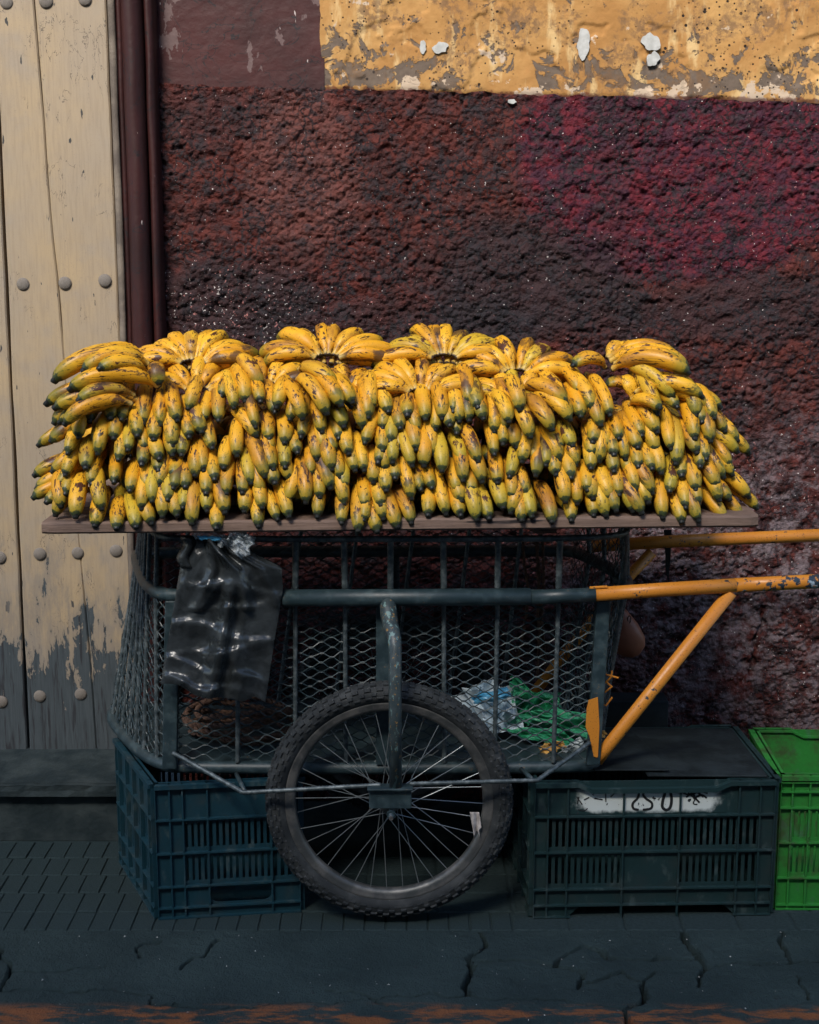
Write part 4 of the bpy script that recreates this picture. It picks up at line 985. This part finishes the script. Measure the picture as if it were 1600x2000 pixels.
# ------------------------------------------------------------------ crates
def crate(name, label, cat_m, bl, br, bk_l, bk_r, z1, cols, rows, cells, foot=None, dip=None, flip_hole=None, group=None, notch=False, label_cells=None, solid_back=False):
    """bl, br: front bottom corners (x, y); bk_l, bk_r: back ones; cells(c, r) -> 'slot' | 'solid' | 'label' | 'hole'"""
    T = thing(name, label, 'crate', (bl[0], bl[1], 0), group); T.matrix_world = Matrix.Identity(4)
    m = M[cat_m]
    def face(pa, pb, nm, out, cols, cellf, dip_, foot_):
        a, c = Vector((*pa, 0)), Vector((*pb, 0)); W = (c - a).length; ex = (c - a).normalized(); n = Vector((ex.y, -ex.x, 0)) * out; b = MB(); th = .004
        def slab(u0, u1, v0, v1, d0, d1):
            vs = [a + ex * (u * W) + n * d + Vector((0, 0, v * z1)) for u in (u0, u1) for d in (d0, d1) for v in (v0, v1)]
            b.add(vs, [(0, 1, 3, 2), (4, 6, 7, 5), (0, 4, 5, 1), (2, 3, 7, 6), (0, 2, 6, 4), (1, 5, 7, 3)])
        for ci in range(len(cols) - 1):
            for ri in range(len(rows) - 1):
                u0, u1, v0, v1 = cols[ci], cols[ci + 1], rows[ri], rows[ri + 1]; kd = cellf(ci, ri, len(cols) - 1, len(rows) - 1)
                if kd == 'none': continue
                if kd == 'slot':
                    wm = (u1 - u0) * W; ns = max(2, round(wm / .0172)); mu = .010 / W; mv = .012 / z1
                    slab(u0, u1, v0, v0 + mv, -th, 0); slab(u0, u1, v1 - mv, v1, -th, 0)
                    p = (u1 - u0) / ns
                    for q in range(ns + 1):
                        c0 = max(u0, u0 + q * p - .0046 / W); c1 = min(u1, u0 + q * p + .0046 / W)
                        if c1 > c0: slab(c0, c1, v0 + mv, v1 - mv, -th, -.0003)
                elif kd == 'hole':
                    mv = (v1 - v0) * .10; slab(u0, u1, v0, v0 + mv, -th, 0); slab(u0, u1, v1 - mv, v1, -th, 0)
                    ru = (v1 - v0) * z1 / W * .40
                    for s in (0, 1):        # rounded ends of the hand hole
                        uu = u0 if s == 0 else u1; pts_ = []
                        cx_ = u0 + ru if s == 0 else u1 - ru; vm_ = (v0 + v1) / 2; hv = (v1 - v0) * .40
                        arcp = [(cx_ + (-1 if s == 0 else 1) * ru * math.cos(k_ * math.pi / 12 - math.pi / 2), vm_ + hv * math.sin(k_ * math.pi / 12 - math.pi / 2)) for k_ in range(13)]
                        for (p0_, p1_) in zip(arcp[:-1], arcp[1:]):
                            q = [a + ex * (u * W) + n * d + Vector((0, 0, v * z1)) for d in (-th, 0) for (u, v) in ((uu, p0_[1]), (p0_[0], p0_[1]), (p1_[0], p1_[1]), (uu, p1_[1]))]
                            b.add(q, [(0, 1, 2, 3), (4, 7, 6, 5), (1, 5, 6, 2)])
                else: slab(u0, u1, v0, v1, -th, 0)
        for u in cols: slab(max(0, u - .0022 / W), min(1, u + .0022 / W), rows[0], rows[-1] if not (dip_ and .2 < u < .85) else rows[-1] - .05, .0002, .0105)
        for i, v in enumerate(rows[1:-1] if foot_ else rows[:-1]): slab(0, 1, v - .0022 / z1, v + .0022 / z1, .0004, .012)
        if foot_:
            slab(0, foot_ * .75, 0, .006, .0004, .012); slab(1 - foot_ * .75, 1, 0, .006, .0004, .012)
            for (u0, u1, s) in ((0, foot_, 1), (1 - foot_, 1, -1)):
                fr = [(0, 0), (.72, 0), (1, 1), (0, 1)]; fr = fr if s > 0 else [(1 - u, v) for u, v in fr]
                poly = [a + ex * ((u0 + (u1 - u0) * u) * W) + Vector((0, 0, v * rows[1] * z1)) - n * th for u, v in fr]; b.prism(poly, n * th)
        # rim, dipping in the middle where the hand goes
        rim = [(0, 1), (.18, 1), (.235, .955), (.75, .955), (.81, 1), (1, 1)] if dip_ else [(0, 1), (1, 1)]
        for (u0, v0), (u1, v1) in zip(rim[:-1], rim[1:]):
            q = []
            for (u, v) in ((u0, v0), (u1, v1)):
                for (d, dv_) in ((-.012, 0), (.016, 0), (.016, -.012), (-.012, -.006)): q.append(a + ex * (u * W) + n * d + Vector((0, 0, v * z1 + dv_)))
            b.add(q, [(0, 1, 5, 4), (1, 2, 6, 5), (2, 3, 7, 6), (3, 0, 4, 7), (0, 3, 2, 1), (4, 5, 6, 7)])
        return fixn(b.build(nm, m, T)), a, ex, n, W
    fr = face(bl, br, 'front_wall', 1, cols, cells, dip, foot)
    sc = [0, .09, .30, .5, .70, .91, 1]
    side = lambda c, r, nc, nr: 'slot' if 0 < c < nc - 1 and 1 < r < nr - 1 else ('none' if (foot and r == 0) else 'solid')
    face(bk_l, bl, 'side_wall', 1, sc, side, False, foot); face(br, bk_r, 'side_wall', 1, sc, side, False, foot)
    face(bk_r, bk_l, 'back_wall', 1, [0, .06, .14, .37, .605, .85, .94, 1], lambda c, r, nc, nr: 'slot' if not solid_back and 1 <= c <= nc - 2 and r in (nr - 3, nr - 2) else ('none' if (foot and r == 0) else 'solid'), dip, foot)
    b = MB(); ins = lambda p, q: (p[0] * .99 + q[0] * .01, p[1] * .99 + q[1] * .01)
    zf = .006 if not foot else rows[1] * z1; b.prism([(bl[0] + .006, bl[1] + .006, zf), (br[0] - .006, br[1] + .006, zf), (bk_r[0] - .006, bk_r[1] - .006, zf), (bk_l[0] + .006, bk_l[1] - .006, zf)], (0, 0, .004)); fixn(b.build('bottom', m, T))
    return T, fr
g = lambda px, py: (G(px, py).x, G(px, py).y)
# dark green crate by the handles
fl, frr = g(1040, 1790), g(1502, 1783)
T1, FR = crate('fruit_crate', 'dark green slotted plastic crate with a white sprayed patch and scrawled marks', 'darkcrate', fl, frr, (fl[0] - .03, fl[1] + .42), (frr[0] - .02, frr[1] + .42), .378,
      [0, .056, .138, .37, .605, .85, .938, 1], [0, .09, .21, .485, .75, 1],
      lambda c, r, nc, nr: 'none' if r == 0 else ('slot' if (r == 3 and 1 <= c <= 5) or (r == 2 and c in (1, 2, 4, 5)) else 'solid'), foot=.21, dip=True)
_, A_, EX, NN, W_ = FR
def on_front(u, v, d): return A_ + EX * (u * W_) + NN * d + Vector((0, 0, v * .378))
for (u0, u1) in ((.141, .367), (.373, .602), (.608, .80)):
    b = MB(); b.add([on_front(u0, .76, .0014), on_front(u1, .76, .0014), on_front(u1, .945, .0014), on_front(u0, .945, .0014), on_front(u0, .76, .0002), on_front(u1, .76, .0002), on_front(u1, .945, .0002), on_front(u0, .945, .0002)],
                    [(0, 1, 2, 3), (4, 7, 6, 5), (0, 4, 5, 1), (1, 5, 6, 2), (2, 6, 7, 3), (3, 7, 4, 0)])
    o = b.build('white_patch', M['spray'], T1); l = o.data.uv_layers.new(name='UVMap')
    full = {0: ((u0 - .141) / .659, 0), 1: ((u1 - .141) / .659, 0), 2: ((u1 - .141) / .659, 1), 3: ((u0 - .141) / .659, 1)}
    for lp in o.data.loops: l.data[lp.index].uv = full[lp.vertex_index % 4]
# scrawled strokes, pixel paths read from the photograph
zp = lambda x, y: (950 + x / 2.4615, 1420 + y / 2.4615)
y0f = FR[1].y
def stroke(pts_, wdt):
    q = []; n = len(pts_)
    S2 = []
    for i in range(n - 1):
        p0, p1, p2, p3 = [Vector((*pts_[min(n - 1, max(0, i + k))], 0)) for k in (-1, 0, 1, 2)]
        for s in range(6):
            t = s / 6; S2.append(.5 * ((2 * p1) + (p2 - p0) * t + (2 * p0 - 5 * p1 + 4 * p2 - p3) * t * t + (3 * p1 - p0 - 3 * p2 + p3) * t ** 3))
    S2.append(Vector((*pts_[-1], 0)))
    W3 = []
    for p in S2:
        x, y = zp(p.x, p.y); w3 = P(x, y, y0f); u = (w3 - A_).dot(EX) / W_; W3.append(on_front(u, w3.z / .378, .0018))
    b = MB(); vs = []
    for i, p in enumerate(W3):
        d = (W3[min(i + 1, len(W3) - 1)] - W3[max(0, i - 1)]).normalized(); s = d.cross(NN).normalized() * wdt / 2
        vs += [p - s, p + s, p + s + NN * .0008, p - s + NN * .0008]
    fs = [(i * 4 + k, i * 4 + (k + 1) % 4, i * 4 + 4 + (k + 1) % 4, i * 4 + 4 + k) for i in range(len(W3) - 1) for k in range(4)]
    b.add(vs, fs); fixn(b.build('painted_mark', M['mark'], T1))
for pl, wdt in (([(685, 306), (715, 303), (735, 318), (730, 345), (706, 372), (710, 396), (735, 403)], .0062), ([(812, 303), (778, 308), (757, 328), (772, 350), (798, 370), (795, 396), (755, 403)], .0062),
                ([(822, 312), (842, 300), (862, 318), (852, 360), (850, 390), (868, 405), (888, 392), (894, 350), (884, 296)], .0075), ([(436, 338), (446, 352), (462, 374)], .003), ([(446, 336), (438, 372)], .003),
                ([(470, 352), (495, 340)], .003), ([(520, 345), (560, 352)], .003), ([(575, 310), (576, 362)], .003), ([(598, 340), (622, 318)], .003), ([(440, 398), (470, 404), (488, 392)], .002),
                ([(940, 318), (985, 335), (1030, 318), (1070, 328)], .004), ([(965, 345), (1010, 320), (1050, 345)], .005), ([(990, 300), (1005, 340), (1030, 372)], .005), ([(1000, 352), (1040, 335), (1065, 350)], .005),
                ([(1015, 345), (1000, 375), (1020, 380)], .003), ([(975, 325), (1020, 360)], .004), ([(1040, 300), (1025, 345)], .004), ([(800, 345), (818, 350)], .003), ([(808, 338), (810, 358)], .002)): stroke(pl, wdt)
# blue crate under the basket
fl, frr = g(310, 1792), g(588, 1776)
bkl, bkr = g(213, 1694), (G(588, 1776).x - .06, G(588, 1776).y + .40)
crate('fruit_crate', 'deep blue slotted plastic crate with an oblong hand hole under the basket', 'bluecrate', fl, frr, (bkl[0] + .03, fl[1] + .36), bkr, .374, [0, .10, .19, .36, .80, 1.0], [0, .075, .235, .485, .735, 1],
      lambda c, r, nc, nr: 'hole' if (r == 1 and c == 3) else ('slot' if r in (2, 3) and c >= 2 else 'solid'))
# bright green crate at the end
fl, frr = g(1512, 1772), (G(1512, 1772).x + .58, G(1512, 1772).y - .005)
crate('fruit_crate', 'bright green plastic crate, empty, with grimy panels', 'greencrate', fl, frr, (fl[0] + .015, fl[1] + .36), (frr[0], frr[1] + .36), .378, [0, .055, .135, .215, .295, .5, .75, .94, 1], [0, .03, .235, .50, .76, .88, .95, 1],
      lambda c, r, nc, nr: 'slot' if r in (2, 3) and 0 < c < nc - 1 else ('solid'), dip=True, solid_back=True)
# dark sheets laid over the dark green crate and boards behind it
def sheet(label, pts_, z, th, m, name, cat, group=None):
    b = MB(); b.prism([(x, y, z_ + z) for x, y, z_ in pts_], (0, 0, th)); o = fixn(b.build(name, m, None, bevel=.002)); return tag(o, label, cat, group)
x0 = G(1040, 1790).x; x1 = G(1502, 1783).x; y0 = G(1040, 1790).y
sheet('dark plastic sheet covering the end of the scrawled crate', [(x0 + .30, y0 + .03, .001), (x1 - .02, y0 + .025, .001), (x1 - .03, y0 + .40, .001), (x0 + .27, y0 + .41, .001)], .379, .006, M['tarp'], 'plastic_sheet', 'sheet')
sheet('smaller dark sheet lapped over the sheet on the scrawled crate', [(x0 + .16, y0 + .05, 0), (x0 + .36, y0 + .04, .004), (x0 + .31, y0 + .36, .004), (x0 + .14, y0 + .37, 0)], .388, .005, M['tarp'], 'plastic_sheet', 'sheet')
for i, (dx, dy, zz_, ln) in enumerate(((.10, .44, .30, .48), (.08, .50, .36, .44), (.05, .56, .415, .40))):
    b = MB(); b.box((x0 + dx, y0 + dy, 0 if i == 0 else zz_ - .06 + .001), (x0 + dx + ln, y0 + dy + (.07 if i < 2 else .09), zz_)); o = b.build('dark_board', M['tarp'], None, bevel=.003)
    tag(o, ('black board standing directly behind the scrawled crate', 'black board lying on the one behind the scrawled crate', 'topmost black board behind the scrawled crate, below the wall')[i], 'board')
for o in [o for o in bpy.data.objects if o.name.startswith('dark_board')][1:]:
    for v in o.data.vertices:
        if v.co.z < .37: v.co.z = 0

# ------------------------------------------------------------------ bags, rope and odds and ends
def tri(x): return abs((x % 1.0) * 2 - 1)
def build_black_bag():
    B = thing('black_bag', 'crumpled black plastic carrier bag tied to the top bar of the handcart', 'bag', P(440, 1060, 3.49)); B.matrix_world = Matrix.Identity(4)
    L_ = [(0, 352, 1052), (.12, 356, 1085), (.3, 345, 1150), (.6, 330, 1240), (.85, 318, 1310), (1, 314, 1338)]
    R_ = [(0, 470, 1052), (.10, 500, 1082), (.2, 550, 1108), (.33, 553, 1150), (.6, 538, 1240), (.85, 526, 1320), (1, 519, 1366)]
    def ev(l, v):
        for a, c in zip(l[:-1], l[1:]):
            if v <= c[0]: t = (v - a[0]) / (c[0] - a[0]); return a[1] + (c[1] - a[1]) * t, a[2] + (c[2] - a[2]) * t
        return l[-1][1], l[-1][2]
    rd = random.Random(5); cre = [(rd.uniform(0, 1), rd.uniform(.1, 1), rd.uniform(0, math.pi), rd.uniform(-.012, .022)) for _ in range(20)]
    def depth(u, v):
        d = .010 * math.sin(math.pi * u) + .012 * (tri(u * 2.0 + .05 * math.sin(v * 6)) - .5)
        for (cu, cv, an, am) in cre:       # straight creases with a sharp ridge
            x = (u - cu) * math.cos(an) + (v - cv) * 1.4 * math.sin(an); y = -(u - cu) * math.sin(an) + (v - cv) * 1.4 * math.cos(an)
            d += am * max(0, 1 - abs(x) / .19) * max(0, 1 - abs(y) / .5)
        if v < .45: d += .022 * max(0, 1 - abs(abs(u - .45) - .55 * v) / .09) + .012 * max(0, 1 - abs(abs(u - .62) - .8 * v) / .06)      # folds running up to the knot
        d += .016 * max(0, 1 - abs(u - .50 - .03 * math.sin(v * 5)) / .10) - .014 * max(0, 1 - abs(u - .60) / .07)      # the centre pleat
        for q_, (v0_, s_) in enumerate(((.30, .1), (.44, -.12), (.58, .15), (.70, -.1), (.83, .12), (.94, .05))):            # sagging cross folds
            w_ = (v - v0_ - s_ * (u - .5) - .02 * math.sin(u * 9 + q_)); d += .013 * (max(0, 1 - w_ / .10) if w_ > 0 else max(0, 1 + w_ / .025)) * (.4 + .6 * math.sin(u * 5 + q_ * 1.7) ** 2)
        d += .008 * float(fbm(np.array(u * 7), np.array(v * 9), 4, 3) - .5)
        if u > .55 and v < .38: d += .030 * math.sin(math.pi * (u - .55) / .45) * math.sin(math.pi * min(1, v / .38))
        return d
    def surf(sgn):
        def f(u, v):
            xl, yl = ev(L_, v); xr, yr = ev(R_, v); px = xl + (xr - xl) * u; py = yl + (yr - yl) * u + (10 * float(vn(np.array(u * 9), np.array(1.0), 3) - .5) + (14 * (1 - abs(u - .55) * 2.4) if .2 < u < .95 else 0)) * max(0, v - .8) * 5
            dd = depth(u, v) * math.sin(math.pi * min(1, max(0, u)) ) ** .3 if 0 < u < 1 else 0
            return P(px, py, 3.515 - .008 - sgn * (.004 + dd) if sgn > 0 else 3.520 + dd * .3)
        return f
    b = MB(); b.grid(surf(1), 46, 64); b.grid(surf(-1), 46, 64); o = fixn(b.build('bag_body', M['blackbag'], B, True))
    b = MB(); b.grid(lambda u, v: P(352 + 26 * u + 6 * math.sin(v * 7), 1048 + v * 62, 3.50 - .02 * math.sin(math.pi * u)), 8, 10); o = b.build('handle_loop', M['blackbag'], B, True); sd = o.modifiers.new('thick', 'SOLIDIFY'); sd.thickness = .002
build_black_bag()
def crumple(name, c, rx, ry, rz, m, seed, amp=.35, sub=4, parent=None):
    import bmesh
    bm = bmesh.new(); bmesh.ops.create_icosphere(bm, subdivisions=sub, radius=1.0)
    rd = random.Random(seed); dirs = [(Vector((rd.gauss(0, 1), rd.gauss(0, 1), rd.gauss(0, 1))).normalized(), rd.uniform(.5, 1.0)) for _ in range(16)]
    for v in bm.verts:
        d = v.co.normalized(); r_ = min([o_ / max(.05, d.dot(q)) for q, o_ in dirs if d.dot(q) > .05] + [1.15]); n_ = float(fbm(np.array(d.x * 3 + seed), np.array(d.z * 3 + d.y * 2.3), seed, 3) - .5)
        v.co = d * (r_ * (1 + amp * n_)); v.co = Vector((v.co.x * rx, v.co.y * ry, v.co.z * rz)) + Vector(c)
    me = bpy.data.meshes.new(name); bm.to_mesh(me); bm.free(); me.materials.append(m)
    o = bpy.data.objects.new(name, me); C.objects.link(o)
    if parent: o.parent = parent
    return o
def film(name, px_poly, Y0, m, parent, seed, amp=.03, n=18, back=.0):
    """a sheet of thin film spanned by a 4-corner pixel outline, crumpled"""
    (a, b_, c, d) = px_poly; rd = random.Random(seed)
    def f(u, v):
        x = (a[0] * (1 - u) + b_[0] * u) * (1 - v) + (d[0] * (1 - u) + c[0] * u) * v; y = (a[1] * (1 - u) + b_[1] * u) * (1 - v) + (d[1] * (1 - u) + c[1] * u) * v
        e = float(fbm(np.array(u * 2.6 + seed), np.array(v * 2.6), seed, 2) - .5); k = abs(float(vn(np.array(u * 5 + seed), np.array(v * 3 + u * 3), seed + 3)) - .5)
        ex = (float(vn(np.array(v * 6 + seed), np.array(u * 6.), seed + 5)) - .5) * 10
        return P(x + ex, y + ex * .6, Y0 + back * (1 - v) + e * amp * 1.6 + k * amp * 1.6)
    b = MB(); b.grid(f, n, n); o = b.build(name, m, parent, False); s_ = o.modifiers.new('thick', 'SOLIDIFY'); s_.thickness = .0012; return o
K1 = thing('clear_bag', 'torn clear plastic bag knotted to the bar above the black bag', 'bag', P(440, 1055, 3.48)); K1.matrix_world = Matrix.Identity(4)
film('tail', [(432, 1058), (458, 1035), (498, 1050), (478, 1096)], 3.468, M['clearbag'], K1, 3, .035)
film('tail', [(434, 1052), (478, 1034), (496, 1062), (470, 1092)], 3.462, M['clearbag'], K1, 9, .03)
film('wrap', [(378, 1036), (440, 1044), (436, 1058), (380, 1052)], 3.472, M['clearbag'], K1, 5, .015)
film('stripe', [(388, 1048), (430, 1049), (428, 1054), (390, 1053)], 3.460, M['bluestripe'], K1, 6, .004, 6)
crumple('knot', P(432, 1062, 3.472), .010, .008, .014, M['clearbag'], 2, .5, 3, K1)
# bags lying in the basket
B2 = thing('blue_bag', 'pale blue and white plastic bag lying in the basket beside the green one', 'bag', P(930, 1400, 3.7)); B2.matrix_world = Matrix.Identity(4)
film('bag_body', [(818, 1375), (1000, 1335), (1020, 1420), (950, 1440)], 3.73, M['bluebag'], B2, 11, .05, 22, .03); film('bag_side', [(905, 1345), (965, 1325), (1010, 1395), (960, 1435)], 3.70, M['bluebag'], B2, 12, .05, 18, .03)
film('stripe', [(918, 1356), (990, 1342), (1002, 1362), (928, 1376)], 3.675, M['bluestripe'], B2, 13, .015, 12, .0); film('bag_fold', [(800, 1372), (858, 1366), (862, 1392), (815, 1385)], 3.72, M['bluebag'], B2, 14, .02, 10)
B3 = thing('green_bag', 'crumpled green plastic bag lying in the basket at the orange gusset', 'bag', P(1060, 1420, 3.72)); B3.matrix_world = Matrix.Identity(4)
film('bag_body', [(1000, 1350), (1095, 1352), (1095, 1415), (978, 1420)], 3.74, M['greenbag'], B3, 21, .06, 22, .05); film('bag_corner', [(998, 1322), (1008, 1320), (1046, 1356), (1000, 1360)], 3.73, M['greenbag'], B3, 22, .015, 10)
film('bag_fold', [(985, 1400), (1085, 1385), (1180, 1400), (1170, 1452)], 3.70, M['greenbag'], B3, 23, .05, 22, .06); film('bag_side', [(978, 1422), (1095, 1424), (1140, 1462), (1030, 1445)], 3.70, M['greenbag'], B3, 24, .03, 16, .02)
W1 = thing('wrapper', 'shiny orange and silver snack wrapper on the basket floor', 'wrapper', P(1080, 1455, 3.66)); W1.matrix_world = Matrix.Identity(4)
film('print', [(1050, 1456), (1098, 1446), (1106, 1460), (1060, 1472)], 3.655, M['wrapper'], W1, 31, .015, 10); film('foil', [(1095, 1462), (1135, 1440), (1142, 1462), (1110, 1480)], 3.655, M['silver'], W1, 32, .02, 10)
film('foil', [(1166, 1434), (1180, 1426), (1184, 1436), (1170, 1444)], 3.64, M['wrapper'], W1, 33, .01, 6)
# ropes
def rope(b, pts_, r=.0045):
    p = [Vector(q) for q in pts_]; q = []
    for a, c in zip(p[:-1], p[1:]):
        n = max(2, int((c - a).length / .006)); q += [a.lerp(c, i / n) for i in range(n)]
    q.append(p[-1]); L = 0
    for s in (0, math.pi):
        tw = []; L = 0
        for i, c in enumerate(q):
            if i: L += (c - q[i - 1]).length
            T_ = (q[min(i + 1, len(q) - 1)] - q[max(0, i - 1)]).normalized(); u = T_.orthogonal().normalized(); v = T_.cross(u); a = L / .006 + s
            tw.append(c + (u * math.cos(a) + v * math.sin(a)) * r * .5)
        b.tube(tw, r * .62, 6)
RP = thing('rope_hank', 'brown twisted ropes hanging inside the basket from the top bar', 'rope', P(1035, 1060, 4.0)); RP.matrix_world = Matrix.Identity(4)
for pl in ([(1022, 1056), (1024, 1100), (1032, 1150), (1028, 1200), (1018, 1260), (1004, 1310)], [(1050, 1056), (1050, 1110), (1056, 1180), (1062, 1250), (1066, 1300)], [(1060, 1056), (1062, 1120), (1060, 1190), (1052, 1260), (1050, 1318)], [(1046, 1056), (1054, 1120), (1050, 1200), (1060, 1290)]):
    b = MB(); rope(b, [P(x, y, 3.98 + .01 * i) for i, (x, y) in enumerate(pl)]); b.build('rope', M['rope'], RP, True)
RC = thing('rope_coil', 'old rope coiled on the basket floor beneath the black bag', 'rope', P(460, 1400, 3.75)); RC.matrix_world = Matrix.Identity(4)
cc = P(465, 1440, 3.80); cc.z = BOTZ + .025
for i in range(5):
    b = MB(); rope(b, [cc + Vector((math.cos(t) * (.13 + .012 * (i % 2)) + .02 * math.sin(i * 2.1), math.sin(t) * .085, .017 * i + .012 * math.sin(2 * t + i))) for t in np.linspace(0, 6.28, 40)], .009); b.build('turn', M['rope'], RC, True)
# leather flap behind the basket end
b = MB(); pl = [(1192, 1185), (1212, 1178), (1228, 1196), (1246, 1218), (1260, 1244), (1260, 1262), (1250, 1278), (1236, 1285), (1218, 1282), (1202, 1274), (1190, 1262)]
LF = thing('leather_pouch', 'smooth brown leather pouch with an eyelet hanging behind the basket end', 'pouch', P(1225, 1230, 3.99)); LF.matrix_world = Matrix.Identity(4)
def pouch():
    ctr = (1224, 1238); n = len(pl); b = MB(); rings = 7
    P2 = []
    for i in range(n):
        a, c = pl[i], pl[(i + 1) % n]; P2 += [a, ((a[0] + c[0]) / 2, (a[1] + c[1]) / 2)]
    n = len(P2)
    for s in (-1, 1):
        o = len(b.v)
        for r_ in range(rings):
            t = r_ / (rings - 1); k = math.cos(t * math.pi / 2)
            for p in P2: b.v.append(tuple(P(ctr[0] + (p[0] - ctr[0]) * k, ctr[1] + (p[1] - ctr[1]) * k, 3.985 + s * (.004 + .030 * math.sin(t * math.pi / 2)))))
        for r_ in range(rings - 1):
            for j in range(n): b.f.append((o + r_ * n + j, o + r_ * n + (j + 1) % n, o + (r_ + 1) * n + (j + 1) % n, o + (r_ + 1) * n + j))
    m_ = rings * n
    for j in range(n): b.f.append((j, (j + 1) % n, m_ + (j + 1) % n, m_ + j))
    fixn(b.build('pouch_body', M['leather'], LF, True))
    e = P(1229, 1210, 3.958); bb = MB(); bb.tube([e + Vector((.0045 * math.cos(t), 0, .011 * math.sin(t))) for t in np.linspace(0, 2 * math.pi, 20)[:-1]], .0013, 6, closed=True); bb.build('eyelet', M['strap'], LF, True)
    bb = MB(); bb.tube([P(1200, 1188, 3.985), P(1196, 1150, 4.0), P(1192, 1100, 4.04)], .004, 6); bb.build('cord', M['strap'], LF)
pouch()
b = MB(); b.prism([P(x, y, 4.16) for x, y in ((1297, 1035), (1312, 1035), (1310, 1090), (1307, 1120), (1306, 1142), (1300, 1110), (1300, 1085))], (0, .004, 0)); tag(fixn(b.build('strap', M['strap'])), 'short black strap hanging from the board behind the far orange handle', 'strap')
# leaf in the spokes and rag on a spoke
LV = MB(); LV.grid(lambda u, v: P(824 + 22 * u * (1 - v * .9) + 2 * v, 1372 + v * 34 + 4 * math.sin(3 * u), 3.545 + .006 * math.sin(5 * u + 3 * v)), 6, 6); o = LV.build('dry_leaf', M['leaf'], None, True); o.modifiers.new('thick', 'SOLIDIFY').thickness = .001
tag(o, 'small dry brown leaf caught behind the upper spokes of the wheel', 'leaf')
LV = MB(); LV.grid(lambda u, v: P(918 + 18 * u + 8 * v - (6 * u if v > .6 else 0), 1586 + v * 50 * (1 - .25 * u * (1 - u) * 4 * v) , 3.478 - .006 * math.sin(6 * u + 2 * v)), 6, 10); o = LV.build('torn_rag', M['rag'], None, True); o.modifiers.new('thick', 'SOLIDIFY').thickness = .0012
tag(o, 'torn whitish scrap of rag wrapped on a spoke near the rim', 'rag')
# grit on the pavement
b = MB()
for _ in range(70):
    x, y = random.uniform(-1.3, 1.3), random.uniform(3.0, 3.44); s_ = random.uniform(.0012, .0035); c = Vector((x, y, .002))
    v = [c + Vector((random.uniform(-1, 1), random.uniform(-1, 1), 0)).normalized() * s_ * random.uniform(.6, 1.4) for _ in range(3)]; b.add([*v, c + Vector((0, 0, s_))], [(0, 1, 2), (0, 3, 1), (1, 3, 2), (2, 3, 0)])
o = fixn(b.build('grit', M['gravel'])); o['kind'] = 'stuff'; tag(o, 'scattered pale grit and crumbs on the cracked pavement', 'grit')
